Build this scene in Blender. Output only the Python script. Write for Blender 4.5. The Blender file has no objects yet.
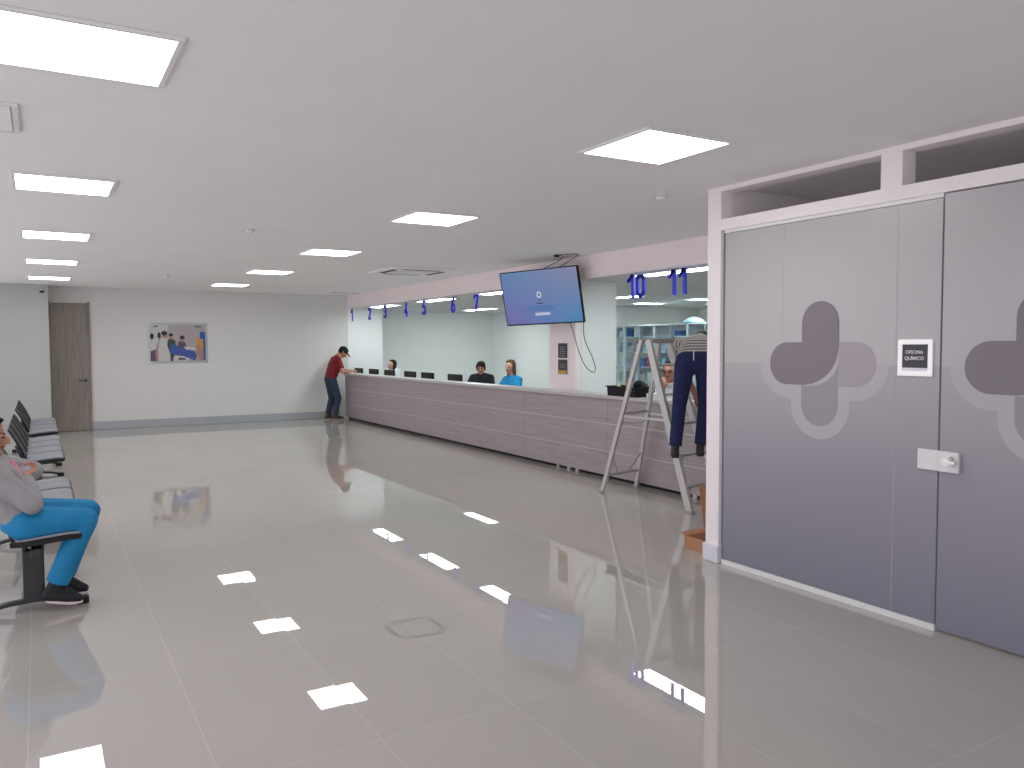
import bpy, bmesh, math, random
from mathutils import Vector, Matrix, Euler
random.seed(7)
PI = math.pi
COL = bpy.context.scene.collection
H = 2.645      # hall ceiling
HI = 2.366     # reception ceiling

# ------------------------------------------------------------------ materials
def lin(c):
    c = c / 255.0
    return c / 12.92 if c <= 0.04045 else ((c + 0.055) / 1.055) ** 2.4
def rgb(r, g, b): return (lin(r), lin(g), lin(b), 1)
def mat(name, col, rough=0.5, metal=0.0, noise=0.0, nscale=8.0, emit=0.0, bump=0.0, stretch=None, spec=0.5, alpha=1, trans=0):
    m = bpy.data.materials.new(name); m.use_nodes = True
    nt = m.node_tree; b = nt.nodes['Principled BSDF']
    b.inputs['Roughness'].default_value = rough
    b.inputs['Metallic'].default_value = metal
    b.inputs['Specular IOR Level'].default_value = spec
    b.inputs['Base Color'].default_value = col
    if trans: b.inputs['Transmission Weight'].default_value = trans
    if alpha < 1: b.inputs['Alpha'].default_value = alpha
    if noise or bump:
        tc = nt.nodes.new('ShaderNodeTexCoord'); mp = nt.nodes.new('ShaderNodeMapping')
        nt.links.new(tc.outputs['Object'], mp.inputs['Vector'])
        if stretch: mp.inputs['Scale'].default_value = stretch
        n = nt.nodes.new('ShaderNodeTexNoise'); n.inputs['Scale'].default_value = nscale
        n.inputs['Detail'].default_value = 5
        nt.links.new(mp.outputs['Vector'], n.inputs['Vector'])
        if noise:
            r = nt.nodes.new('ShaderNodeMapRange')
            r.inputs['From Min'].default_value = 0.25; r.inputs['From Max'].default_value = 0.75
            r.inputs['To Min'].default_value = 1 - noise; r.inputs['To Max'].default_value = 1 + noise
            nt.links.new(n.outputs['Fac'], r.inputs['Value'])
            v = nt.nodes.new('ShaderNodeVectorMath'); v.operation = 'SCALE'
            v.inputs[0].default_value = col[:3]
            nt.links.new(r.outputs['Result'], v.inputs['Scale'])
            nt.links.new(v.outputs['Vector'], b.inputs['Base Color'])
        if bump:
            bp = nt.nodes.new('ShaderNodeBump'); bp.inputs['Strength'].default_value = bump
            bp.inputs['Distance'].default_value = 0.01
            nt.links.new(n.outputs['Fac'], bp.inputs['Height']); nt.links.new(bp.outputs['Normal'], b.inputs['Normal'])
    if emit:
        b.inputs['Emission Color'].default_value = col
        b.inputs['Emission Strength'].default_value = emit
    return m
def emitter(name, col, strength):
    m = bpy.data.materials.new(name); m.use_nodes = True
    nt = m.node_tree; nt.nodes.remove(nt.nodes['Principled BSDF'])
    e = nt.nodes.new('ShaderNodeEmission'); e.inputs['Color'].default_value = col; e.inputs['Strength'].default_value = strength
    nt.links.new(e.outputs[0], nt.nodes['Material Output'].inputs[0])
    return m

M = {}
M['ceiling'] = mat('ceiling paint', (0.90, 0.885, 0.885, 1), 0.9, noise=0.015, nscale=2, spec=0.2)
M['wall'] = mat('hall wall paint', (0.72, 0.72, 0.705, 1), 0.8, noise=0.012, nscale=3, spec=0.2)
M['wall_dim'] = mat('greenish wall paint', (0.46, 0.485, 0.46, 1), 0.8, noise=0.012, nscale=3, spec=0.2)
M['soffit'] = mat('soffit paint', (0.95, 0.85, 0.855, 1), 0.85, noise=0.01, nscale=3, spec=0.2)
M['cool_wall'] = mat('reception wall paint', (0.86, 0.895, 0.89, 1), 0.85, noise=0.01, nscale=3, spec=0.2)
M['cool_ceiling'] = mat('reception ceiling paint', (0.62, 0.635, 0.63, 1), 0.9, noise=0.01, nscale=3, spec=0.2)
M['frame_white'] = mat('partition frame paint', (0.92, 0.86, 0.875, 1), 0.6, noise=0.01)
M['office_wall'] = mat('office wall paint', (0.7, 0.67, 0.65, 1), 0.85, noise=0.01)
M['base_grey'] = mat('cove baseboard', rgb(172, 177, 182), 0.35, noise=0.03)
M['base_light'] = mat('light cove baseboard', rgb(222, 222, 232), 0.35, noise=0.02)
M['white_plastic'] = mat('white plastic', (0.8, 0.8, 0.8, 1), 0.4, noise=0.01)
M['grey_plastic'] = mat('grey plastic', (0.35, 0.34, 0.34, 1), 0.5, noise=0.02)
M['dark_gap'] = mat('dark slot', (0.03, 0.03, 0.03, 1), 0.8, noise=0.05)
M['black'] = mat('black plastic', (0.014, 0.015, 0.017, 1), 0.5, noise=0.1, nscale=20, spec=0.25)
M['black_metal'] = mat('black powder coat', (0.02, 0.021, 0.024, 1), 0.4, noise=0.1)
M['pad'] = mat('grey seat vinyl', rgb(142, 144, 152), 0.6, noise=0.04, nscale=10, bump=0.05)
M['alu'] = mat('brushed aluminium', (0.55, 0.54, 0.53, 1), 0.38, 0.75, noise=0.08, nscale=30, stretch=(1, 1, .1))
M['alu_lt'] = mat('bright aluminium', (0.58, 0.57, 0.56, 1), 0.4, 0.55, noise=0.06, nscale=30, stretch=(1, 1, .1))
M['chrome'] = mat('chrome', (0.7, 0.7, 0.68, 1), 0.18, 1.0, noise=0.03)
M['dark_metal'] = mat('dark handle metal', (0.08, 0.08, 0.08, 1), 0.35, 0.8, noise=0.05)
M['steel'] = mat('satin steel plate', (0.80, 0.79, 0.80, 1), 0.45, 0.25, noise=0.03)
M['film_light'] = mat('light frosted film', rgb(184, 181, 184), 0.3, noise=0.015, nscale=1.5, spec=0.5)
M['halo'] = mat('light grey emblem outline', rgb(180, 177, 181), 0.3, noise=0.012)
M['emb_dark'] = mat('dark plum grey film', rgb(126, 117, 124), 0.32, noise=0.02)
M['emb_pink'] = mat('rosy grey film', rgb(165, 156, 163), 0.32, noise=0.02)
M['emb_grey'] = mat('mid grey film', rgb(150, 146, 154), 0.32, noise=0.02)
M['glass_edge'] = mat('green glass edge', rgb(110, 122, 122), 0.2, noise=0.03)
M['groove'] = mat('pale metal inlay', rgb(205, 198, 200), 0.35, 0.2, noise=0.03)
M['counter_top'] = mat('pale counter slab', rgb(196, 190, 192), 0.3, noise=0.03)
M['desk'] = mat('desk laminate', rgb(170, 165, 165), 0.4, noise=0.03)
M['blue'] = mat('blue acrylic', (0.014, 0.022, 0.72, 1), 0.3, noise=0.04)
M['cable'] = mat('black cable', (0.03, 0.03, 0.035, 1), 0.5, noise=0.1)
M['sign_black'] = mat('black sign face', rgb(62, 60, 68), 0.35, noise=0.03)
M['sign_white'] = mat('white sign frame', (0.95, 0.93, 0.94, 1), 0.4, noise=0.01, emit=0.25)  # faint glow added to the frame colour; it is no lamp
M['text_white'] = mat('white lettering', (0.75, 0.75, 0.75, 1), 0.5, noise=0.01)
M['text_grey'] = mat('grey lettering', (0.33, 0.33, 0.36, 1), 0.5, noise=0.01)
M['gold'] = mat('mustard strip', rgb(190, 155, 70), 0.5, noise=0.04)
M['card'] = mat('brown cardboard', rgb(176, 128, 98), 0.85, noise=0.08, nscale=12)
M['skin1'] = mat('skin tan', rgb(176, 122, 98), 0.55, noise=0.05)
M['skin2'] = mat('skin warm', rgb(190, 140, 118), 0.55, noise=0.05)
M['lip'] = mat('lip colour', rgb(140, 72, 68), 0.5, noise=0.03)
M['eye'] = mat('dark eye', (0.03, 0.02, 0.018, 1), 0.25, noise=0.03)
M['hair'] = mat('dark brown hair', (0.016, 0.010, 0.008, 1), 0.75, spec=0.2, noise=0.3, nscale=60, bump=0.3, stretch=(1, 1, .15))
M['hair_lt'] = mat('light brown hair', (0.09, 0.05, 0.032, 1), 0.7, spec=0.2, noise=0.3, nscale=60, bump=0.3, stretch=(1, 1, .15))
M['red'] = mat('maroon cotton', rgb(122, 18, 32), 0.85, noise=0.12, nscale=20)
M['denim'] = mat('faded navy denim', rgb(48, 56, 78), 0.9, noise=0.2, nscale=30)
M['jeans'] = mat('deep navy denim', rgb(26, 34, 78), 0.9, noise=0.22, nscale=25)
M['navy'] = mat('black navy cloth', rgb(22, 24, 36), 0.85, noise=0.15, nscale=20)
M['scrub'] = mat('bright blue scrub cloth', rgb(20, 134, 190), 0.8, noise=0.12, nscale=9)
M['teal_scrub'] = mat('cyan scrub cloth', rgb(20, 126, 178), 0.8, noise=0.16, nscale=9, bump=0.3)
M['jacket'] = mat('light grey sweatshirt', rgb(150, 148, 152), 0.9, noise=0.08, nscale=14, bump=0.2)
M['white_cloth'] = mat('white cloth', rgb(205, 210, 214), 0.85, noise=0.05)
M['brown_shoe'] = mat('brown shoe leather', rgb(84, 62, 54), 0.6, noise=0.1)
M['dark_shoe'] = mat('worn dark shoe', rgb(48, 44, 46), 0.7, noise=0.15)
M['shoe_black'] = mat('black sneaker mesh', rgb(22, 24, 30), 0.7, noise=0.15)
M['sole'] = mat('pale pink rubber sole', rgb(214, 196, 196), 0.6, noise=0.03)
M['pink'] = mat('pink print', rgb(205, 120, 140), 0.6, noise=0.1)
M['capmat'] = mat('black cap cloth', (0.014, 0.015, 0.02, 1), 0.9, spec=0.15, noise=0.15)
M['paper'] = mat('white paper', (0.8, 0.8, 0.8, 1), 0.7, noise=0.02)
M['shelf_frame'] = mat('pale shelf frame', rgb(208, 222, 228), 0.4, 0.0, noise=0.03)
M['shelf_post'] = mat('grey green shelf post', rgb(150, 168, 174), 0.4, 0.1, noise=0.05)
M['crate'] = mat('black crate plastic', (0.012, 0.012, 0.016, 1), 0.6, noise=0.1, spec=0.2)

def glassmat(name, col, alpha):
    m = bpy.data.materials.new(name); m.use_nodes = True; nt = m.node_tree
    nt.nodes.remove(nt.nodes['Principled BSDF'])
    t = nt.nodes.new('ShaderNodeBsdfTransparent'); t.inputs[0].default_value = col
    g = nt.nodes.new('ShaderNodeBsdfGlossy'); g.inputs['Roughness'].default_value = 0.03
    x = nt.nodes.new('ShaderNodeMixShader'); x.inputs[0].default_value = alpha
    nt.links.new(t.outputs[0], x.inputs[1]); nt.links.new(g.outputs[0], x.inputs[2])
    nt.links.new(x.outputs[0], nt.nodes['Material Output'].inputs[0])
    return m
M['clear'] = glassmat('clear acrylic', (0.93, 0.96, 0.96, 1), 0.06)
M['case_glass'] = glassmat('cabinet glass', (0.93, 0.97, 0.985, 1), 0.04)

# laminate with horizontal grain and vertical film gradient
def laminate(name, c1, c2, stretch, scale=6, rough=0.35):
    m = bpy.data.materials.new(name); m.use_nodes = True; nt = m.node_tree; b = nt.nodes['Principled BSDF']
    tc = nt.nodes.new('ShaderNodeTexCoord'); mp = nt.nodes.new('ShaderNodeMapping'); mp.inputs['Scale'].default_value = stretch
    n = nt.nodes.new('ShaderNodeTexNoise'); n.inputs['Scale'].default_value = scale; n.inputs['Detail'].default_value = 8
    r = nt.nodes.new('ShaderNodeValToRGB'); r.color_ramp.elements[0].color = c1; r.color_ramp.elements[1].color = c2
    r.color_ramp.elements[0].position = 0.3; r.color_ramp.elements[1].position = 0.7
    nt.links.new(tc.outputs['Object'], mp.inputs['Vector']); nt.links.new(mp.outputs[0], n.inputs['Vector'])
    nt.links.new(n.outputs['Fac'], r.inputs[0]); nt.links.new(r.outputs[0], b.inputs['Base Color'])
    b.inputs['Roughness'].default_value = rough
    return m
M['laminate'] = laminate('counter laminate', rgb(158, 147, 150), rgb(176, 164, 167), (2, .35, 9))
M['doorwood'] = laminate('door laminate', rgb(128, 119, 111), rgb(152, 142, 134), (9, 9, .5), 5, 0.5)

def film_gradient():
    m = bpy.data.materials.new('graded frosted film'); m.use_nodes = True; nt = m.node_tree; b = nt.nodes['Principled BSDF']
    g = nt.nodes.new('ShaderNodeNewGeometry'); s = nt.nodes.new('ShaderNodeSeparateXYZ')
    mr = nt.nodes.new('ShaderNodeMapRange'); mr.inputs['From Min'].default_value = 0.0; mr.inputs['From Max'].default_value = 1.43
    r = nt.nodes.new('ShaderNodeValToRGB')
    r.color_ramp.elements[0].color = rgb(128, 127, 142); r.color_ramp.elements[1].color = rgb(174, 169, 173)
    e = r.color_ramp.elements.new(0.5); e.color = rgb(148, 144, 157)
    nt.links.new(g.outputs['Position'], s.inputs[0]); nt.links.new(s.outputs['Z'], mr.inputs['Value'])
    nt.links.new(mr.outputs[0], r.inputs[0]); nt.links.new(r.outputs[0], b.inputs['Base Color'])
    b.inputs['Roughness'].default_value = 0.3
    return m
M['film_grad'] = film_gradient()

def floor_mat():
    m = bpy.data.materials.new('polished porcelain tile'); m.use_nodes = True; nt = m.node_tree; b = nt.nodes['Principled BSDF']
    N = nt.nodes.new; L = nt.links.new
    g = N('ShaderNodeNewGeometry'); s = N('ShaderNodeSeparateXYZ'); L(g.outputs['Position'], s.inputs[0])
    def op(o, a, b2=None, c=None):
        n = N('ShaderNodeMath'); n.operation = o
        for i, v in enumerate((a, b2, c)):
            if v is None: continue
            if isinstance(v, (int, float)): n.inputs[i].default_value = v
            else: L(v, n.inputs[i])
        return n.outputs[0]
    tx = op('DIVIDE', op('ADD', s.outputs['X'], 60.077), 0.6)
    ty = op('DIVIDE', op('ADD', s.outputs['Y'], 121.6 - 2.92 - 0.08 - 0.0), 1.24)
    fx = op('FRACT', tx); fy = op('FRACT', ty)
    dx = op('MULTIPLY', op('MINIMUM', fx, op('SUBTRACT', 1.0, fx)), 0.6)
    dy = op('MULTIPLY', op('MINIMUM', fy, op('SUBTRACT', 1.0, fy)), 1.24)
    joint = op('LESS_THAN', op('ABSOLUTE', op('SUBTRACT', s.outputs['Y'], 8.236)), 0.004)
    line = op('MAXIMUM', op('LESS_THAN', op('MINIMUM', dx, dy), 0.0010), joint)
    # per tile variation
    cx = op('FLOOR', tx); cy = op('FLOOR', ty)
    cmb = N('ShaderNodeCombineXYZ'); L(cx, cmb.inputs[0]); L(cy, cmb.inputs[1])
    wn = N('ShaderNodeTexWhiteNoise'); wn.noise_dimensions = '3D'; L(cmb.outputs[0], wn.inputs['Vector'])
    nz = N('ShaderNodeTexNoise'); nz.inputs['Scale'].default_value = 1.3; nz.inputs['Detail'].default_value = 6; L(g.outputs['Position'], nz.inputs['Vector'])
    val = op('ADD', op('MULTIPLY', wn.outputs['Value'], 0.03), op('MULTIPLY', nz.outputs['Fac'], 0.10))
    vm = N('ShaderNodeVectorMath'); vm.operation = 'SCALE'; vm.inputs[0].default_value = (0.47, 0.445, 0.415)
    L(op('ADD', val, 0.93), vm.inputs['Scale'])
    mx = N('ShaderNodeMix'); mx.data_type = 'RGBA'; L(line, mx.inputs['Factor'])
    L(vm.outputs[0], mx.inputs['A']); mx.inputs['B'].default_value = (0.62, 0.60, 0.57, 1)
    L(mx.outputs['Result'], b.inputs['Base Color'])
    L(op('ADD', op('MULTIPLY', line, 0.2), 0.012), b.inputs['Roughness'])
    # each tile is laid at a very slightly different tilt
    v1 = N('ShaderNodeVectorMath'); v1.operation = 'SUBTRACT'; L(wn.outputs['Color'], v1.inputs[0]); v1.inputs[1].default_value = (0.5, 0.5, 0.5)
    v2 = N('ShaderNodeVectorMath'); v2.operation = 'MULTIPLY'; L(v1.outputs[0], v2.inputs[0]); v2.inputs[1].default_value = (0.0025, 0.0025, 0)
    v3 = N('ShaderNodeVectorMath'); v3.operation = 'ADD'; L(v2.outputs[0], v3.inputs[0]); L(g.outputs['Normal'], v3.inputs[1])
    v4 = N('ShaderNodeVectorMath'); v4.operation = 'NORMALIZE'; L(v3.outputs[0], v4.inputs[0])
    L(v4.outputs[0], b.inputs['Normal'])
    b.inputs['IOR'].default_value = 2.15
    return m
M['floor'] = floor_mat()

def screen_mat():
    m = bpy.data.materials.new('lit screen picture'); m.use_nodes = True; nt = m.node_tree
    nt.nodes.remove(nt.nodes['Principled BSDF'])
    N = nt.nodes.new; L = nt.links.new
    tc = N('ShaderNodeTexCoord'); s = N('ShaderNodeSeparateXYZ'); L(tc.outputs['Generated'], s.inputs[0])
    def mixc(f, A, B):
        m_ = N('ShaderNodeMix'); m_.data_type = 'RGBA'; L(f, m_.inputs['Factor'])
        for nm, v in (('A', A), ('B', B)):
            if isinstance(v, tuple): m_.inputs[nm].default_value = v
            else: L(v, m_.inputs[nm])
        return m_.outputs['Result']
    left = mixc(s.outputs['Y'], rgb(142, 128, 200), rgb(112, 158, 205))
    right = mixc(s.outputs['Y'], rgb(88, 158, 212), rgb(160, 160, 196))
    base = mixc(s.outputs['X'], left, right)
    d = N('ShaderNodeVectorMath'); d.operation = 'DISTANCE'; L(tc.outputs['Generated'], d.inputs[0]); d.inputs[1].default_value = (.66, .5, .5)
    mr = N('ShaderNodeMapRange'); mr.inputs['From Min'].default_value = .02; mr.inputs['From Max'].default_value = .32; mr.inputs['To Min'].default_value = .85; mr.inputs['To Max'].default_value = 0
    mr.interpolation_type = 'SMOOTHSTEP'; L(d.outputs['Value'], mr.inputs['Value'])
    r = N('ShaderNodeMix'); r.data_type = 'RGBA'; L(mr.outputs[0], r.inputs['Factor']); L(base, r.inputs['A']); r.inputs['B'].default_value = rgb(82, 122, 214)
    e = N('ShaderNodeEmission'); L(r.outputs['Result'], e.inputs[0]); e.inputs[1].default_value = 0.85
    L(e.outputs[0], nt.nodes['Material Output'].inputs[0])
    return m
M['screen'] = screen_mat()
M['screen_white'] = emitter('screen white', rgb(215, 222, 245), 0.85)
M['screen_dark'] = emitter('screen dark mark', rgb(58, 60, 90), 0.8)
M['screen_line'] = emitter('screen dim line', rgb(75, 130, 200), 0.85)
M['lamp'] = emitter('panel light glow', (1.0, 0.98, 0.965, 1), 15.0)
M['lamp_in'] = emitter('reception panel glow', (0.90, 1.0, 0.995, 1), 29.0)
M['lamp_office_fill'] = emitter('added office fill glow', (1.0, 0.95, 0.92, 1), 7.0)  # glow of the unseen fill panels added inside the dark office

# ------------------------------------------------------------------ mesh helpers
def bx(bm, x0, x1, y0, y1, z0, z1, mi=0, R=None):
    vs = [Vector((x, y, z)) for x in (x0, x1) for y in (y0, y1) for z in (z0, z1)]
    if R is not None: vs = [R @ v for v in vs]
    v = [bm.verts.new(p) for p in vs]
    for f in ((0, 1, 3, 2), (4, 6, 7, 5), (0, 4, 5, 1), (2, 3, 7, 6), (0, 2, 6, 4), (1, 5, 7, 3)):
        bm.faces.new([v[i] for i in f]).material_index = mi
def tube(bm, pts, r, n=8, cap=True, mi=0):
    pts = [Vector(p) for p in pts]; rings = []
    rr = r if isinstance(r, (list, tuple)) else [r] * len(pts)
    for i, p in enumerate(pts):
        d = (pts[min(i + 1, len(pts) - 1)] - pts[max(i - 1, 0)]).normalized()
        a = Vector((0, 0, 1)) if abs(d.z) < 0.9 else Vector((1, 0, 0))
        u = d.cross(a).normalized(); w = d.cross(u)
        rings.append([bm.verts.new(p + (u * math.cos(2 * PI * k / n) + w * math.sin(2 * PI * k / n)) * rr[i]) for k in range(n)])
    for a, b in zip(rings, rings[1:]):
        for k in range(n):
            f = bm.faces.new((a[k], a[(k + 1) % n], b[(k + 1) % n], b[k])); f.smooth = True; f.material_index = mi
    if cap:
        bm.faces.new(rings[0][::-1]).material_index = mi; bm.faces.new(rings[-1]).material_index = mi
def bar(bm, p0, p1, w, d, side=Vector((1, 0, 0)), mi=0):
    """rectangular bar from p0 to p1, w across 'side', d across the other"""
    p0 = Vector(p0); p1 = Vector(p1); t = (p1 - p0).normalized()
    s = (side - t * side.dot(t)).normalized(); q = t.cross(s)
    vs = []
    for p in (p0, p1):
        for a, b in ((-1, -1), (1, -1), (1, 1), (-1, 1)):
            vs.append(bm.verts.new(p + s * a * w / 2 + q * b * d / 2))
    for f in ((3, 2, 1, 0), (4, 5, 6, 7), (0, 1, 5, 4), (1, 2, 6, 5), (2, 3, 7, 6), (3, 0, 4, 7)):
        bm.faces.new([vs[i] for i in f]).material_index = mi
def prism(bm, pts, f, mi=0):
    """pts 2D outline; f(u,v,side)->Vector; side 0 / 1"""
    a = [bm.verts.new(f(u, v, 0)) for u, v in pts]; b = [bm.verts.new(f(u, v, 1)) for u, v in pts]
    bm.faces.new(a[::-1]).material_index = mi; bm.faces.new(b).material_index = mi
    n = len(a)
    for i in range(n):
        bm.faces.new((a[i], a[(i + 1) % n], b[(i + 1) % n], b[i])).material_index = mi
def lathe(bm, prof, n=20, mi=0, c=(0, 0, 0)):
    rings = []
    for r, z in prof:
        rings.append([bm.verts.new((c[0] + r * math.cos(2 * PI * k / n), c[1] + r * math.sin(2 * PI * k / n), c[2] + z)) for k in range(n)])
    for a, b in zip(rings, rings[1:]):
        for k in range(n):
            f = bm.faces.new((a[k], a[(k + 1) % n], b[(k + 1) % n], b[k])); f.smooth = True; f.material_index = mi
    bm.faces.new(rings[0][::-1]).material_index = mi; bm.faces.new(rings[-1]).material_index = mi
def obj(name, bm, mats, parent=None, bevel=0, loc=None):
    bmesh.ops.recalc_face_normals(bm, faces=bm.faces[:])
    me = bpy.data.meshes.new(name); bm.to_mesh(me); bm.free()
    for m in (mats if isinstance(mats, (list, tuple)) else [mats]): me.materials.append(M[m] if isinstance(m, str) else m)
    o = bpy.data.objects.new(name, me); COL.objects.link(o)
    if parent: o.parent = parent
    if loc: o.location = loc
    if bevel:
        b = o.modifiers.new('bevel', 'BEVEL'); b.width = bevel; b.segments = 2; b.limit_method = 'ANGLE'
    return o
def BM(): return bmesh.new()
def box(name, x0, x1, y0, y1, z0, z1, m, parent=None, bevel=0):
    bm = BM(); bx(bm, x0, x1, y0, y1, z0, z1); return obj(name, bm, m, parent, bevel)
def tag(o, label, cat, group=None, kind=None):
    o['label'] = label; o['category'] = cat
    if group: o['group'] = group
    if kind: o['kind'] = kind
    return o
def thing(name, label, cat, loc=(0, 0, 0), rz=0, group=None, kind=None):
    o = bpy.data.objects.new(name, None); o.empty_display_size = 0.1; COL.objects.link(o)
    o.location = loc; o.rotation_euler = (0, 0, rz)
    return tag(o, label, cat, group, kind)
def kids(o): return [c for c in bpy.data.objects if c.parent == o]
def dup(root, loc, rz=None, label=None):
    r = root.copy(); COL.objects.link(r); r.location = loc
    if rz is not None: r.rotation_euler = (0, 0, rz)
    if label: r['label'] = label
    for ch in kids(root):
        c = ch.copy(); COL.objects.link(c); c.parent = r
        for g in kids(ch):
            d = g.copy(); COL.objects.link(d); d.parent = c
    return r
def struct(name, x0, x1, y0, y1, z0, z1, m, label, cat='wall', bevel=0):
    return tag(box(name, x0, x1, y0, y1, z0, z1, m, None, bevel), label, cat, kind='structure')
def text(name, s, size, m, parent, matrix, extrude=0.001, width=1.0, bold=0.0):
    cu = bpy.data.curves.new(name, 'FONT'); cu.body = s; cu.size = size; cu.align_x = 'CENTER'; cu.align_y = 'CENTER'
    cu.extrude = extrude; cu.offset = bold
    t = bpy.data.objects.new(name, cu); COL.objects.link(t)
    bpy.context.view_layer.update()
    me = bpy.data.meshes.new_from_object(t.evaluated_get(bpy.context.evaluated_depsgraph_get()))
    bpy.data.objects.remove(t)
    me.transform(Matrix.Diagonal((width, 1, 1, 1))); me.materials.clear(); me.materials.append(M[m])
    o = bpy.data.objects.new(name, me); COL.objects.link(o); o.parent = parent; o.matrix_local = matrix
    return o
# matrix for something lying on a plane that faces -X, reading left to right for a viewer in the hall
def face_minus_x(x, y, z): return Matrix(((0, 0, -1, x), (-1, 0, 0, y), (0, 1, 0, z), (0, 0, 0, 1)))

# ------------------------------------------------------------------ the setting
struct('floor', -2.4, 13.2, -4.0, 18.2, -0.08, 0.0, 'floor', 'glossy beige porcelain tile floor reflecting the ceiling lights', 'floor')
struct('ceiling', -2.4, 13.2, -4.0, 18.2, H, H + 0.1, 'ceiling', 'plain grey white hall ceiling with square light panels', 'ceiling')
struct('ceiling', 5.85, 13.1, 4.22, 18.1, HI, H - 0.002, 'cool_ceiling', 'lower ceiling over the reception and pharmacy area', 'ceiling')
struct('trim_1', 5.79, 5.849, 4.212, 16.799, HI, H - 0.001, 'soffit', 'pink white soffit band above the reception counter', 'soffit')
struct('wall_back', -0.6, 5.79, 16.8, 16.95, 0, H - 0.001, 'wall', 'white back wall holding the framed hospital photograph')
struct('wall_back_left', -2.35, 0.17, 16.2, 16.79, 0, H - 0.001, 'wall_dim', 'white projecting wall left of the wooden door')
struct('wall_reception_end', 5.795, 6.5919, 16.8, 18.0, 0, HI - 0.001, M['cool_wall'], 'bright white end wall beside the far end of the counter')
struct('wall_reception_far', 6.592, 9.95, 17.9, 18.05, 0, HI - 0.001, 'cool_wall', 'pale green white far wall behind the reception staff')
struct('wall_reception_side', 9.95, 10.07, 13.6, 17.8999, 0, HI - 0.001, 'cool_wall', 'pale wall between the reception and the pharmacy')
struct('wall_pharmacy_far', 10.0701, 12.9999, 13.6, 13.72, 0, HI - 0.001, 'cool_wall', 'pale wall above the pharmacy glass shelving')
struct('wall_right', 13.0, 13.12, 4.2, 13.72, 0, HI - 0.001, 'cool_wall', 'pale right wall at the end of the pharmacy')
struct('wall_column', 5.86, 6.50, 8.32, 8.92, 0, HI - 0.001, 'soffit', 'square pale pink column rising behind the counter')
# greenish reception light on this column side is put in as colour
struct('column_lit_side', 5.95, 6.502, 8.312, 8.319, 0, HI - 0.001, 'cool_wall', 'column side facing the pharmacy, tinted pale green for the reception light', 'trim')
# office shell
struct('wall_office_end', 4.235, 12.9999, 4.09, 4.205, 0, H - 0.001, 'frame_white', 'end wall of the glazed office')
struct('wall_office_right', 8.0, 8.1, -3.5, 4.085, 0, H - 0.001, 'office_wall', 'right wall inside the glazed office')
struct('wall_office_front', 4.235, 7.99, -3.5, -3.4, 0, H - 0.001, 'office_wall', 'front wall of the glazed office')

# baseboards
def cove(name, x0, x1, y0, y1, m, label, h=0.155): struct(name, x0, x1, y0, y1, 0.001, h, m, label, 'baseboard', bevel=0.006)
cove('baseboard_back', 0.83, 5.60, 16.775, 16.798, 'base_grey', 'grey cove baseboard along the back wall')
cove('baseboard_back_left', -1.6, 0.17, 16.175, 16.198, 'base_grey', 'grey cove baseboard behind the farthest bench')
cove('baseboard_office', 4.092, 4.245, 4.078, 4.225, 'base_light', 'pale cove baseboard wrapped around the office corner post', 0.125)

# partition frame: posts, rails (one structure)
bm = BM()
X0, X1 = 4.11, 4.23
bx(bm, X0, X1, 4.085, 4.21, 0, H - 0.001)            # corner post
bx(bm, X0, X1, -3.4, 4.085, 2.345, 2.42)             # rail over the glass
bx(bm, X0, X1, -3.4, 4.085, 2.612, H - 0.001)        # head
for y in (2.73, 1.48, 0.23, -1.02, -2.27): bx(bm, X0, X1, y, y + 0.13, 2.42, 2.612)
bx(bm, X0 + .03, X1 - .03, 4.065, 4.085, 0.0, 2.345, 1)
tag(obj('wall_partition', bm, ['frame_white', 'glass_edge'], None, 0), 'white frame of the office partition with clerestory openings', 'partition', kind='structure')
struct('trim_3', 4.118, 4.155, 2.50, 4.064, 0.001, 0.035, 'white_plastic', 'white bottom channel under the fixed frosted glass', 'trim')
struct('trim_4', 4.122, 4.15, 2.50, 4.064, 2.322, 2.3445, 'white_plastic', 'white top channel over the fixed frosted glass', 'trim')

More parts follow.
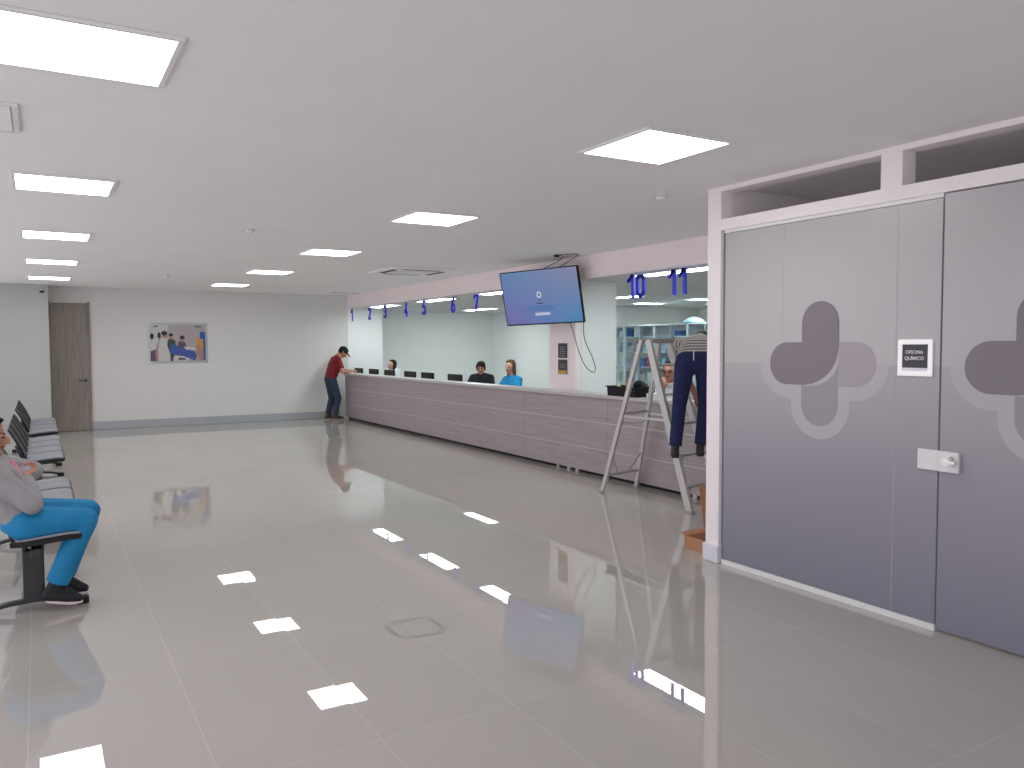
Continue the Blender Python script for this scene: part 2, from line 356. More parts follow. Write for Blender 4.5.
def pill(cy, cz, L1, w, ang, n=14):
    """capsule outline points from the centre outwards"""
    pts = []
    for k in range(n + 1):
        a = -PI / 2 + PI * k / n
        pts.append((L1 - w + w * math.cos(a), w * math.sin(a)))
    pts += [(0, w), (0, -w)]
    c, s = math.cos(ang), math.sin(ang)
    return [(cy + c * p - s * q, cz + s * p + c * q) for p, q in pts]
def emblem(parent, cy, x, cut=None):
    """plus shaped emblem of rounded arms; y decreases to the viewer's right"""
    cz = 1.43; w = .134; E = .385
    def flat(name, pts, m, d):
        if cut is not None: pts = [(max(p, cut), q) for p, q in pts]
        bm = BM(); prism(bm, pts, lambda u, v, s: Vector((x - d - (0.0008 if s else 0), u, v)))
        return obj(name, bm, m, parent)
    # pale outline ring (lower half)
    ws = w + .082; Es = E + .08
    for i, (a, lo) in enumerate(((0, 1), (PI, 1), (-PI / 2, 0))):
        bm = BM(); pts = pill(cy, cz, Es, ws, a)
        if lo: pts = [(p, min(q, cz)) for p, q in pts]
        pts2 = []
        for p in pts:
            if not pts2 or (Vector(p) - Vector(pts2[-1])).length > 1e-5: pts2.append(p)
        if (Vector(pts2[0]) - Vector(pts2[-1])).length < 1e-5: pts2.pop()
        prism(bm, pts2, lambda u, v, s, i=i: Vector((x - 0.0006 - i * .0002 - (0.0003 if s else 0), u, v)))
        obj('emblem_outline', bm, 'halo', parent)
    # right arm (towards -y) and lower arm
    flat('emblem_arm', pill(cy, cz, E, w, PI), 'emb_pink', .0016)
    flat('emblem_arm', pill(cy, cz, E, w, -PI / 2), 'emb_grey', .0018)
    # pale crescent and the dark elbow shape joining the upper and left arms
    def elbow(g, r_out):
        pts = []
        # up arm: left side up, cap, right side down, arc, left arm end
        n = 14
        pts.append((w, w))
        pts.append((w, E - w))
        for k in range(1, n + 1):
            a = PI * k / n
            pts.append((w * math.cos(a), E - w + w * math.sin(a)))
        # outer arc from (-w, .07) to (w*.9,-w)
        for k in range(0, n + 1):
            a = PI / 2 * k / n
            ax, ay = 2 * w * (1 - math.sin(a) ** 1.0) - w, 0
            px = -w - g + (2 * w + g) * (1 - math.cos(a)); py = .10 - (w + .10 + g) * math.sin(a)
            pts.append((px, py))
        for k in range(0, n + 1):
            a = -PI / 2 + PI * k / n
            pts.append((E - w + w * math.cos(a), w * math.sin(a)))
        return [(cy + p, cz + q) for p, q in pts]
    cres = []
    n = 14
    for k in range(n + 1):
        a = PI / 2 * k / n
        cres.append((-w + 2 * w * (1 - math.cos(a)), .10 - (w + .10) * math.sin(a)))
    for k in range(n, -1, -1):
        a = PI / 2 * k / n
        o = .022 * math.sin(2 * a) + .004
        cres.append((-w + 2 * w * (1 - math.cos(a)) - o * .9, .10 - (w + .10) * math.sin(a) - o * .7))
    flat('emblem_crescent', [(cy + p, cz + q) for p, q in cres], 'halo', .0026)
    flat('emblem_elbow', elbow(0, 0), 'emb_dark', .0032)

def glass_leaf(root, y0, y1, z0, z1, x=4.13):
    box('glass_pane', x, x + .01, y0, y1, z0, z1, 'glass_edge', root)
    box('upper_film', x - .0011, x - .0003, y0 + .004, y1 - .004, 1.43, z1 - .002, 'film_light', root)
    box('lower_film', x - .0011, x - .0003, y0 + .004, y1 - .004, z0 + .002, 1.43, 'film_grad', root)
w1 = thing('window_1', 'fixed frosted glass panel with a grey rounded cross emblem', 'glass panel', (0, 0, 0), kind='structure')
glass_leaf(w1, 2.502, 4.062, 0.036, 2.321)
emblem(w1, 3.265, 4.1285)
box('film_seam', 4.1276, 4.1287, 2.758, 2.761, 0.04, 2.32, 'halo', w1)
box('film_seam', 4.1276, 4.1287, 3.55, 3.552, 1.62, 2.32, 'halo', w1)
d2 = thing('door_2', 'frosted glass office door with a second rounded cross emblem', 'door', (0, 0, 0), kind='structure')
glass_leaf(d2, 1.50, 2.498, 0.012, 2.34)
emblem(d2, 1.985, 4.1285, cut=1.505)
bm = BM()
bx(bm, 4.105, 4.1275, 2.38, 2.488, .873, .982); bx(bm, 4.112, 4.1275, 2.5, 2.61, .873, .982)
bx(bm, 4.112, 4.1274, 2.488, 2.5, .873, .982)
obj('lock_plate', bm, 'steel', d2, .002)
bm = BM()
for rr, a, b in ((.030, 4.104, 4.096), (.019, 4.096, 4.075), (.024, 4.075, 4.060)):
    tube(bm, [(a, 2.425, .933), (b, 2.425, .933)], rr, 20)
bx(bm, 4.055, 4.068, 2.37, 2.43, .924, .942)
obj('lock_knob', bm, 'chrome', d2, .001)
w2 = thing('window_2', 'frosted glass panel beyond the office door', 'glass panel', (0, 0, 0), kind='structure')
glass_leaf(w2, -3.3, 1.494, 0.036, 2.34)

# office sign
sg = thing('office_sign', 'square black sign in a white frame on the frosted glass', 'sign', (4.127, 2.64, 1.475))
bm = BM()
for a in ((-.1, .1, .073, .1), (-.1, .1, -.1, -.073), (-.1, -.075, -.073, .073), (.075, .1, -.073, .073)):
    bx(bm, -.012, -.001, a[0], a[1], a[2], a[3])
obj('frame', bm, 'sign_white', sg, .002)
box('panel', -.006, -.001, -.0748, .0748, -.055, .0728, 'sign_black', sg)
box('lower_strip', -.0065, -.001, -.0748, .0748, -.0728, -.055, 'base_light', sg)
text('lettering', 'OFICINA', .026, 'text_white', sg, face_minus_x(-.0066, .006, .030), .0004, 1.0, .0004)
text('lettering', 'QUÍMICO', .026, 'text_white', sg, face_minus_x(-.0066, .006, -.004), .0004, 1.0, .0004)

# wooden door in the back wall
d1 = thing('door_1', 'tall grey brown wooden door in the back left corner', 'door', (0, 0, 0), kind='structure')
box('leaf', .20, .80, 16.765, 16.799, .006, 2.355, 'doorwood', d1, .002)
box('frame', .801, .835, 16.75, 16.799, 0, 2.38, 'doorwood', d1)
box('frame', .172, .199, 16.75, 16.799, 0, 2.38, 'doorwood', d1)
bm = BM(); tube(bm, [(.74, 16.76, .93), (.74, 16.71, .93)], .011, 10); tube(bm, [(.74, 16.71, .93), (.63, 16.71, .93)], .009, 10)
tube(bm, [(.74, 16.766, .93), (.74, 16.758, .93)], .028, 16); h = obj('door_handle', bm, 'dark_metal', d1)

# ------------------------------------------------------------------ ceiling things
def panel(name, x0, x1, y0, y1, z, em, label, cat, group):
    cx, cy = (x0 + x1) / 2, (y0 + y1) / 2; hx, hy = (x1 - x0) / 2, (y1 - y0) / 2
    t = thing(name, label, cat, (cx, cy, z), group=group)
    bm = BM(); e = .022
    for a in ((-hx, hx, -hy, -hy + e), (-hx, hx, hy - e, hy), (-hx, -hx + e, -hy + e, hy - e), (hx - e, hx, -hy + e, hy - e)):
        bx(bm, a[0], a[1], a[2], a[3], -.014, -.0005)
    obj('frame', bm, 'white_plastic', t, .002)
    box('diffuser', -hx + e, hx - e, -hy + e, hy - e, -.008, -.0006, em, t)
    return t
ordn = ['nearest', 'second', 'third', 'fourth', 'farthest']
for i, y in enumerate((3.075, 5.90, 8.74, 11.54, 14.32)):
    panel('ceiling_light', -.12, .48, y, y + .61, H, 'lamp', f'square ceiling light panel, {ordn[i]} in the left hand row', 'ceiling light', 'square light panels in the left ceiling row')
for i, y in enumerate((3.14, 6.0, 8.84, 11.68, 14.5)):
    panel('ceiling_light', 2.66, 3.26, y, y + .61, H, 'lamp', f'square ceiling light panel, {ordn[i]} in the middle row', 'ceiling light', 'square light panels in the middle ceiling row')
rec = [(5.96, 6.26, 14.85, 16.05, 'light strip over the far end of the reception counter'),
       (5.96, 6.26, 12.35, 13.6, 'light strip over counter number signs 5 and 6'),
       (5.96, 6.26, 9.95, 11.2, 'upper light strip seen just left of the television'),
       (5.96, 6.26, 5.98, 7.35, 'long light strip above the number 10 and 11 signs'),
       (8.4, 8.7, 15.2, 16.5, 'lower light strip in the second reception row left of the television'),
       (8.4, 8.7, 10.3, 11.5, 'light strip seen beside the column behind number 10'),
       (9.95, 10.6, 11.95, 12.3, 'light strip over the middle of the pharmacy shelving'),
       (9.95, 10.6, 10.45, 10.8, 'light strip over the pharmacy shelving near the office corner post'),
       (11.4, 12.0, 11.4, 11.8, 'small far light strip at the back of the pharmacy'),
       (8.4, 8.7, 6.2, 7.4, 'light strip on the reception ceiling hidden above the office corner post')]
panel('ceiling_light', 5.6, 6.2, 1.2, 1.8, H, 'lamp_office_fill', 'unseen light panel added to brighten the glazed office', 'ceiling light', None)  # two unseen office panels, added to lighten what the clerestory shows
panel('ceiling_light', 5.6, 6.2, 3.2, 3.8, H, 'lamp_office_fill', 'unseen light panel added to brighten the office near its end wall', 'ceiling light', None)
for a in rec: panel('reception_light', *a[:4], HI, 'lamp_in', a[4], 'ceiling light', 'light panels over the reception side')
# cassette air conditioner
ac = thing('ceiling_air_conditioner', 'square white ceiling cassette air conditioner with dark slots', 'air conditioner', (4.68, 10.75, H))
bm = BM(); bx(bm, -.48, .48, -.48, .48, -.035, -.001); obj('fascia', bm, 'ceiling', ac, .012)
bm = BM(); bx(bm, -.26, .26, -.26, .26, -.046, -.036); obj('grille', bm, 'white_plastic', ac, .004)
for a in ((-.40, -.33, -.28, .28), (.33, .40, -.28, .28), (-.28, .28, -.40, -.33), (-.28, .28, .33, .40)):
    box('air_slot', a[0], a[1], a[2], a[3], -.038, -.0355, 'dark_gap', ac)
# detectors
for loc, lab in (((1.73, 7.73, H), 'small white round smoke detector nearest on the ceiling'), ((1.73, 13.4, H), 'small white round smoke detector far down the ceiling'),
                 ((3.93, 4.5, H), 'small white detector on the ceiling beside the office corner post')):
    t = thing('smoke_detector', lab, 'smoke detector', loc, group='smoke detectors on the ceiling')
    bm = BM(); lathe(bm, [(.048, -.012), (.052, -.001)], 20); obj('base', bm, 'white_plastic', t)
    bm = BM(); lathe(bm, [(.020, -.045), (.036, -.036), (.040, -.0125)], 20); obj('sensor', bm, 'white_plastic', t)
t = thing('security_camera', 'tiny dark dome camera high on the projecting wall', 'camera', (.08, 16.2, 2.53))
bm = BM(); lathe(bm, [(.022, -.035), (.035, -.02), (.035, 0)], 16, c=(0, -.045, 0)); obj('dome', bm, 'black', t)
box('bracket', -.02, .02, -.045, -.0002, 0.001, .02, 'white_plastic', t)
t = thing('access_panel', 'plain square access panel cut off at the left ceiling edge', 'access panel', (-.35, 4.55, H))
bm = BM(); bx(bm, -.27, .27, -.24, .24, -.012, -.008)
obj('cover', bm, 'ceiling', t, .002)
bm = BM()
for a in ((-.3, .3, -.27, -.245), (-.3, .3, .245, .27), (-.3, -.275, -.245, .245), (.275, .3, -.245, .245)): bx(bm, a[0], a[1], a[2], a[3], -.014, -.001)
obj('rim', bm, 'white_plastic', t)
t = thing('ceiling_vent', 'narrow dark linear vent in the ceiling near the far corner', 'vent', (5.45, 15.9, H))
box('frame', -.35, .35, -.06, .06, -.008, -.001, 'ceiling', t); box('slot', -.31, .31, -.03, .03, -.010, -.0085, 'dark_gap', t)

# ------------------------------------------------------------------ reception counter
ct = thing('reception_counter', 'long grey pink laminate reception counter with pale inlay lines', 'counter', (5.6, 10.5, 0))
CY0, CY1 = 4.35, 16.50
def cb(name, x0, x1, y0, y1, z0, z1, m, bevel=0): return box(name, x0 - 5.6, x1 - 5.6, y0 - 10.5, y1 - 10.5, z0, z1, m, ct, bevel)
cb('plinth', 5.69, 5.80, CY0, CY1, 0.0, 0.045, 'black')
ys = [CY1 - i * 1.83 for i in range(7)] + [CY0]
for a, b in zip(ys, ys[1:]):
    for z0, z1 in ((.045, .318), (.33, .638), (.65, .935)):
        cb('front_panel', 5.625, 5.65, b + .0015, a - .0015, z0, z1, 'laminate')
cb('inlay_strip', 5.628, 5.648, CY0, CY1, .3185, .3295, 'groove'); cb('inlay_strip', 5.628, 5.648, CY0, CY1, .6385, .6495, 'groove')
cb('carcass', 5.651, 5.80, CY0, CY1, .046, .935, 'desk')
cb('countertop', 5.585, 5.855, CY0, CY1, .936, .975, 'counter_top', .004)
cb('work_surface', 5.856, 6.55, 9.0, CY1, .70, .73, 'desk'); cb('work_surface', 5.856, 6.45, CY0, 8.25, .70, .73, 'desk')
for y in (9.05, 11.6, 14.2, 16.45, 8.2, 6.4, 4.5): cb('support', 5.856, 6.4, y - .015, y + .015, 0, .70, 'desk')
# small levelling feet seen below the panels
for y in (8.42, 8.18, 8.0, 5.95): cb('levelling_foot', 5.655, 5.685, y - .03, y + .03, 0, .044, 'alu_lt')

def monitor(y, label):
    t = thing('computer_monitor', label, 'monitor', (5.94, y, .73), group='monitors seen from behind over the counter')
    bm = BM(); bx(bm, .0, .03, -.255, .255, .05, .345); obj('screen_case', bm, 'black', t, .008)
    box('screen', .0305, .034, -.24, .24, .065, .33, 'black', t)
    bm = BM(); bx(bm, .005, .03, -.03, .03, .01, .10); bx(bm, -.05, .12, -.1, .1, 0.001, .012); obj('stand', bm, 'black', t, .003)
    return t
for i, (y, lb) in enumerate(((16.6, 'black monitor back nearest the man in the maroon shirt'), (15.68, 'black monitor back just left of the long haired woman'),
                           (14.82, 'black monitor back right in front of the long haired woman'), (13.8, 'black monitor back below number signs 4 and 5'),
                           (13.02, 'black monitor back, second from the right of the six'), (11.93, 'black monitor back nearest the person in the dark shirt'))):
    monitor(y, lb)

# ------------------------------------------------------------------ hanging number signs
STR = {'1': [[(.0, .185), (.03, .20), (.055, .235), (.075, .235), (.075, .0)]],
       '2': [[(.0, .19), (.02, .225), (.07, .225), (.09, .19), (.09, .15), (.0, .012), (.1, .012)]],
       '3': [[(.0, .20), (.03, .225), (.075, .225), (.095, .19), (.08, .13), (.035, .12)], [(.08, .13), (.1, .07), (.08, .02), (.03, .012), (.0, .04)]],
       '4': [[(.075, .0), (.075, .235), (.0, .07), (.11, .07)]],
       '5': [[(.1, .225), (.01, .225), (.005, .13), (.07, .14), (.1, .09), (.08, .02), (.02, .012), (.0, .04)]],
       '6': [[(.08, .23), (.03, .17), (.0, .08), (.02, .02), (.06, .01), (.1, .04), (.1, .09), (.07, .125), (.02, .11)]],
       '7': [[(.0, .19), (.01, .225), (.11, .225), (.045, .0)]],
       '0': [[(.02, .225), (.08, .225), (.105, .19), (.105, .045), (.055, .005), (.01, .045), (.01, .19), (.02, .225)]]}
def number_sign(s, y):
    t = thing('number_sign', f'blue acrylic number {s} hanging from the soffit over the counter', 'number sign', (5.75, y, 2.085), group='blue hanging counter numbers')
    wid = .10 if len(s) == 1 else .27
    off = wid / 2
    thk = .036 if len(s) == 1 else .042
    for k, c in enumerate(s):
        bm = BM()
        kx = .155 * k
        for line in STR[c]:
            pts = [Vector((0, off - kx - u * (1.0 if len(s) == 1 else 1.1), v)) for u, v in line]
            for a, b in zip(pts, pts[1:]):
                d = (b - a).normalized() * thk * .35
                bar(bm, a - d, b + d, thk, .018, side=Vector((0, (b - a).z, -(b - a).y)))
        obj('digit', bm, 'blue', t)
    for q in (-.3, .3):
        bm = BM(); tube(bm, [(0, wid * q, .22), (.02, wid * q, HI - 2.085), (.0395, wid * q, HI + .03 - 2.085)], .0012, 5)
        obj('hanging_wire', bm, 'alu_lt', t)
for s, y in (('1', 16.38), ('2', 15.33), ('3', 14.5), ('4', 13.48), ('5', 12.69), ('6', 11.57), ('7', 10.79), ('10', 7.0), ('11', 6.32)): number_sign(s, y)

# ------------------------------------------------------------------ television
az = math.radians(250.363); ti = math.radians(12.03); ro = math.radians(1.125)
k55 = 1.108
nrm = Vector((math.sin(az) * math.cos(ti), math.cos(az) * math.cos(ti), -math.sin(ti)))
rt = Vector((-math.cos(az), math.sin(az), 0)); up = nrm.cross(rt)
if up.z < 0: up = -up
r2 = rt * math.cos(ro) + up * math.sin(ro); u2 = up * math.cos(ro) - rt * math.sin(ro)
tvc = Vector((0, 0, 1.55)) + (Vector((4.936, 7.70, 2.099)) - Vector((0, 0, 1.55))) * k55
tv = thing('television', 'large wall television tilted down showing a blue start screen', 'television', tvc)
TM = Matrix((( r2.x, u2.x, nrm.x, 0), (r2.y, u2.y, nrm.y, 0), (r2.z, u2.z, nrm.z, 0), (0, 0, 0, 1)))
W, HH = 1.23 / 2, .698 / 2
def tvp(name, bm, m, bevel=0):
    o = obj(name, bm, m, tv, bevel); o.matrix_local = TM; return o
bm = BM()
bx(bm, -W, W, -HH, HH, -.035, -.002); e = .011
for a in ((-W, W, -HH, -HH + e * 1.5), (-W, W, HH - e, HH), (-W, -W + e, -HH + e, HH - e), (W - e, W, -HH + e, HH - e)): bx(bm, a[0], a[1], a[2], a[3], -.002, .006)
bx(bm, -.3, .3, -.22, .2, -.06, -.035)
tvp('casing', bm, 'black', .003)
bm = BM(); bx(bm, -W + e, W - e, -HH + e * 1.5, HH - e, -.0015, .001); tvp('screen', bm, 'screen')
def disc(bm, cx, cy, r, z, n=24, sy=1):
    prism(bm, [(cx + r * math.cos(2 * PI * k / n), cy + sy * r * math.sin(2 * PI * k / n)) for k in range(n)], lambda u, v, s: Vector((u, v, z + .0005 * s)))
bm = BM(); disc(bm, -.02, .03, .040, .0015, 28, 1.1); bx(bm, -.12, .12, -.232, -.196, .0015, .002); tvp('screen_emblem', bm, 'screen_white')
bm = BM(); disc(bm, -.02, .03, .015, .0025, 6); bx(bm, -.045, .005, -.035, -.028, .0015, .0025); bx(bm, -.065, .025, -.083, -.072, .0015, .0025); tvp('screen_caption', bm, 'screen_dark')
bm = BM()
for z, a, b in ((-.118, -.22, .24), (-.138, -.25, .2), (-.16, -.26, .22)): bx(bm, a, b, z - .004, z + .004, .0015, .002)
tvp('screen_text_line', bm, 'screen_line')
bm = BM(); bar(bm, (.14, .15, .05), (.27, .22, .16), .05, .05, Vector((0, 0, 1)))
tube(bm, [(.25, .2, .12), (.25, .2, HI + .12 - tvc.z)], .02, 10)
bx(bm, .22, .5, .1, .3, HI + .05 - tvc.z, HI + .19 - tvc.z)
# bracket reaching the soffit
bpt = Vector((5.789, tvc.y + .15, 2.44)) - tvc
bm.free(); bm = BM(); bar(bm, -nrm * .05 - u2 * .05, bpt, .06, .05, Vector((0, 1, 0)))
bx(bm, bpt.x - .02, bpt.x, bpt.y - .12, bpt.y + .12, bpt.z - .06, bpt.z + .06)
obj('wall_bracket', bm, 'black_metal', tv)
# cables
def smooth_path(pts, n=6):
    pts = [Vector(p) for p in pts]; out = []
    for i in range(len(pts) - 1):
        p0, p1, p2, p3 = pts[max(i - 1, 0)], pts[i], pts[i + 1], pts[min(i + 2, len(pts) - 1)]
        for k in range(n):
            t = k / n
            out.append(.5 * ((2 * p1) + (-p0 + p2) * t + (2 * p0 - 5 * p1 + 4 * p2 - p3) * t * t + (-p0 + 3 * p1 - 3 * p2 + p3) * t ** 3))
    out.append(pts[-1]); return out
def tvpt(a, b, c): return TM @ Vector((a, b, c)) + tvc
c1 = tvpt(.38, -HH + .03, -.02); c2 = tvpt(.60, -HH + .05, -.02)
CAMF = None
bm = BM()
tube(bm, smooth_path([c1, c1 + Vector((.03, -.05, -.16)), c1 + Vector((.07, -.10, -.38)), c1 + Vector((.12, -.17, -.56)), c1 + Vector((.18, -.24, -.64)),
                      c1 + Vector((.20, -.27, -.60)), c1 + Vector((.17, -.25, -.46)), c2 + Vector((.01, -.0, -.25)), c2]), .005, 6)
tag(obj('television_cable', bm, 'cable'), 'black cable loop hanging below the television', 'cable')
bm = BM()
s0 = Vector((5.20, 8.55, H))
tube(bm, smooth_path([(5.42, 8.10, H - .002), (5.48, 8.05, H - .04), tvpt(.08, HH - .01, -.02)]), .005, 6)
tube(bm, smooth_path([(5.42, 8.10, H - .008), (5.52, 7.9, H - .01), (5.55, 7.85, H - .03), tvpt(.32, HH - .01, -.02)]), .005, 6)
bx(bm, 5.40, 5.45, 8.08, 8.13, H - .03, H - .001)
tag(obj('power_cable', bm, 'cable'), 'black cable running from a ceiling outlet to the television top', 'cable')

# ------------------------------------------------------------------ signs on the column
def col_sign(z0, z1, label, strip):
    t = thing('notice_sign', label, 'sign', (5.859, 8.60, (z0 + z1) / 2), group=None)
    h = (z1 - z0) / 2
    box('panel', -.012, -.001, -.1, .1, -h, h, 'sign_black', t, .002)
    bm = BM()
    for k in range(5 if not strip else 2):
        z = h - .05 - k * .028
        if strip: z = .03 - k * .03
        bx(bm, -.0135, -.0125, -.06 + .01 * (k % 2), .06 - .012 * ((k + 1) % 2), z - .004, z + .004)
    obj('lettering', bm, 'text_grey', t)
    if strip: box('lower_strip', -.0135, -.0125, -.1, .1, -h, -h + .05, 'gold', t)
col_sign(1.385, 1.575, 'dark grey notice with several text lines, upper one on the column', False)
col_sign(1.175, 1.365, 'dark notice with a mustard bottom strip, lower one on the column', True)

# ------------------------------------------------------------------ picture on the back wall
pc = thing('framed_picture', 'colour photograph of hospital staff around a patient, on the back wall', 'picture', (2.355, 16.797, 1.62))
box('clear_backing', -.55, .55, -.010, -.004, -.40, .40, 'clear', pc)
bm = BM(); cols = ['p_wall', 'p_white', 'p_hair', 'p_green', 'p_blue', 'p_skin', 'p_yellow', 'p_sky', 'p_plum', 'p_dark']
for n_, c in zip(cols, ((176, 168, 168), (205, 203, 204), (40, 36, 44), (52, 66, 62), (62, 84, 158), (176, 132, 116), (206, 150, 60), (30, 98, 170), (96, 78, 104), (70, 72, 84))):
    M[n_] = mat(n_.replace('p_', 'print '), rgb(*c), 0.35, noise=0.06, nscale=20)
def pq(bm, pts, mi, d): prism(bm, pts, lambda u, v, s: Vector((u, -.0145 - d * .0004 - .0003 * s, v)), mi)
def ell(cx, cy, rx, ry, n=16): return [(cx + rx * math.cos(2 * PI * k / n), cy + ry * math.sin(2 * PI * k / n)) for k in range(n)]
bx(bm, -.50, .50, -.014, -.0105, -.35, .35, 0)
L_ = [([(-.5, .12), (-.2, .15), (-.18, .35), (-.5, .35)], 1), ([(-.5, -.35), (-.37, -.35), (-.36, .10), (-.42, .16), (-.5, .12)], 1),
      (ell(-.47, .13, .035, .06), 2), ([(-.5, -.16), (-.41, -.12), (-.4, -.35), (-.5, -.35)], 8), ([(-.37, .02), (-.42, -.2), (-.39, -.35), (-.34, -.35)], 5),
      (ell(-.34, .15, .03, .06), 2),
      ([(-.36, -.35), (-.36, -.1), (-.32, .07), (-.24, .12), (-.18, .07), (-.15, -.1), (-.16, -.35)], 1), (ell(-.24, .15, .045, .06), 5), (ell(-.25, .19, .055, .045), 2),
      ([(-.2, -.05), (-.19, .06), (-.12, .09), (-.05, .04), (-.04, -.2), (-.12, -.3)], 3), (ell(-.13, .12, .035, .05), 5), (ell(-.13, .16, .04, .03), 2),
      ([(-.02, -.12), (.0, .02), (.07, .06), (.14, .0), (.15, -.15)], 8), (ell(.07, .07, .04, .055), 5), (ell(.075, .11, .048, .035), 2),
      ([(-.16, -.1), (-.08, .0), (.0, -.08), (.15, -.12), (.3, -.16), (.34, -.25), (.3, -.34), (.1, -.26), (-.05, -.24), (-.14, -.2)], 4),
      ([(-.13, -.12), (-.07, -.03), (-.02, -.08), (-.06, -.18)], 7), ([(.1, -.07), (.3, -.09), (.32, -.14), (.14, -.13)], 1),
      ([(-.06, -.24), (.1, -.26), (.2, -.3), (.2, -.35), (-.1, -.35)], 1), ([(-.14, -.35), (-.15, -.2), (-.1, -.22), (-.1, -.35)], 9), ([(.0, -.28), (.14, -.3), (.12, -.33), (.0, -.33)], 9),
      ([(.33, -.2), (.34, -.02), (.44, .0), (.46, -.33), (.4, -.35)], 5), (ell(.38, .05, .05, .06), 6), ([(.38, .02), (.46, .04), (.47, -.12), (.39, -.1)], 6),
      ([(.40, .08), (.5, .08), (.5, .22), (.40, .22)], 7), ([(.46, -.34), (.46, .08), (.5, .08), (.5, -.34)], 4),
      ([(.3, .31), (.42, .31), (.42, .33), (.3, .33)], 9), ([(-.44, .31), (-.36, .31), (-.36, .33), (-.44, .33)], 9)]
for i, (p, mi) in enumerate(L_): pq(bm, p, mi, i + 1)
obj('print', bm, cols, pc)
for sx in (-.52, .52):
    for sz in (-.37, .37):
        bm = BM(); tube(bm, [(sx, -.018, sz), (sx, -.0005, sz)], .012, 12); obj('standoff', bm, 'chrome', pc)

# ------------------------------------------------------------------ waiting benches
def make_bench():
    t = thing('waiting_bench', 'bench', 'bench', (0, 0, 0))
    P = .58
    bm = BM(); bx(bm, -.07, -.01, .10, 4 * P - .10, .335, .385); obj('beam', bm, 'black_metal', t, .004)
    for y in (.22, 4 * P - .22):
        bm = BM(); bx(bm, -.115, -.005, y - .032, y + .032, .055, .362)
        for xx in (-.1, -.02): tube(bm, [(xx, y, .34), (xx, y, .40)], .018, 8)
        lg = obj('leg', bm, 'black_metal', t, .012)
        bm = BM()
        pr = [(-.34, .012), (-.3, .03), (-.2, .052), (-.06, .062), (.08, .052), (.16, .036), (.2, .03)]
        for a, b in zip(pr, pr[1:]): bar(bm, (a[0], y, a[1]), (b[0] + .004, y, b[1]), .05, .022, Vector((0, 1, 0)))
        obj('foot', bm, 'black_metal', lg, .002)
        for xx in (-.34, .19):
            bm = BM(); bx(bm, xx - .035, xx + .035, y - .034, y + .034, .001, .042); obj('foot_cap', bm, 'black', lg, .008)
    for k in range(4):
        yc = P * (k + .5)
        def surf(bm, path, w, th, mi=0):
            rows = []
            for (x, z, ww) in path:
                rows.append([(x, yc + ww * s, z + (.012 * (abs(s) ** 2.5))) for s in (-1, -.7, -.3, 0, .3, .7, 1)])
            top = [[bm.verts.new(p) for p in r] for r in rows]
            # offset along approximate normal
            bot = []
            for i, r in enumerate(rows):
                a = rows[max(i - 1, 0)][3]; b = rows[min(i + 1, len(rows) - 1)][3]
                d = Vector((b[0] - a[0], 0, b[2] - a[2])).normalized(); nn = Vector((d.z, 0, -d.x))
                bot.append([bm.verts.new(Vector(p) + nn * th * (1 if nn.z <= 0 or True else 1)) for p in r])
            def grid(g, flip):
                for i in range(len(g) - 1):
                    for j in range(6):
                        q = (g[i][j], g[i][j + 1], g[i + 1][j + 1], g[i + 1][j]); f = bm.faces.new(q if not flip else q[::-1]); f.smooth = True
            grid(top, False); grid(bot, True)
            for i in range(len(rows) - 1):
                for j in (0, 6): bm.faces.new((top[i][j], top[i + 1][j], bot[i + 1][j], bot[i][j]))
            for i in (0, len(rows) - 1):
                for j in range(6): bm.faces.new((top[i][j], top[i][j + 1], bot[i][j + 1], bot[i][j]))
        bm = BM(); surf(bm, [(.20, .437, .23), (.185, .449, .26), (.12, .452, .27), (.0, .443, .27), (-.10, .432, .26), (-.17, .430, .23)], .24, -.028)
        s = obj('seat_shell', bm, 'black', t)
        bm = BM(); surf(bm, [(.192, .453, .23), (.18, .463, .256), (.12, .468, .267), (.0, .459, .267), (-.09, .449, .258), (-.14, .446, .24)], .24, -.012)
        obj('seat_pad', bm, 'pad', t)
        bm = BM(); surf(bm, [(-.14, .455, .18), (-.155, .50, .195), (-.185, .57, .205), (-.225, .65, .21), (-.26, .715, .205), (-.28, .745, .18)], .24, .016)
        bk = obj('backrest', bm, 'black', t)
        for s_ in (-.16, .16):
            bm = BM()
            tube(bm, [(-.04, yc + s_, .40), (-.15, yc + s_, .415), (-.175, yc + s_, .49), (-.215, yc + s_, .60)], .010, 8)
            tube(bm, [(-.04, yc + s_, .36), (-.02, yc + s_, .41), (.14, yc + s_, .425)], .011, 8)
            obj('seat_bracket', bm, 'black_metal', t)
    return t
b1 = make_bench(); b1.location = (0, 5.23, 0); b1['label'] = 'nearest four seat black bench with grey pads, woman sitting on it'; b1['group'] = 'black beam waiting benches along the left'
dup(b1, (0, 8.90, 0), None, 'middle four seat black bench with grey pads, behind the seated woman')
dup(b1, (0, 11.75, 0), None, 'farthest four seat black bench with grey pads, nearest the wooden door')

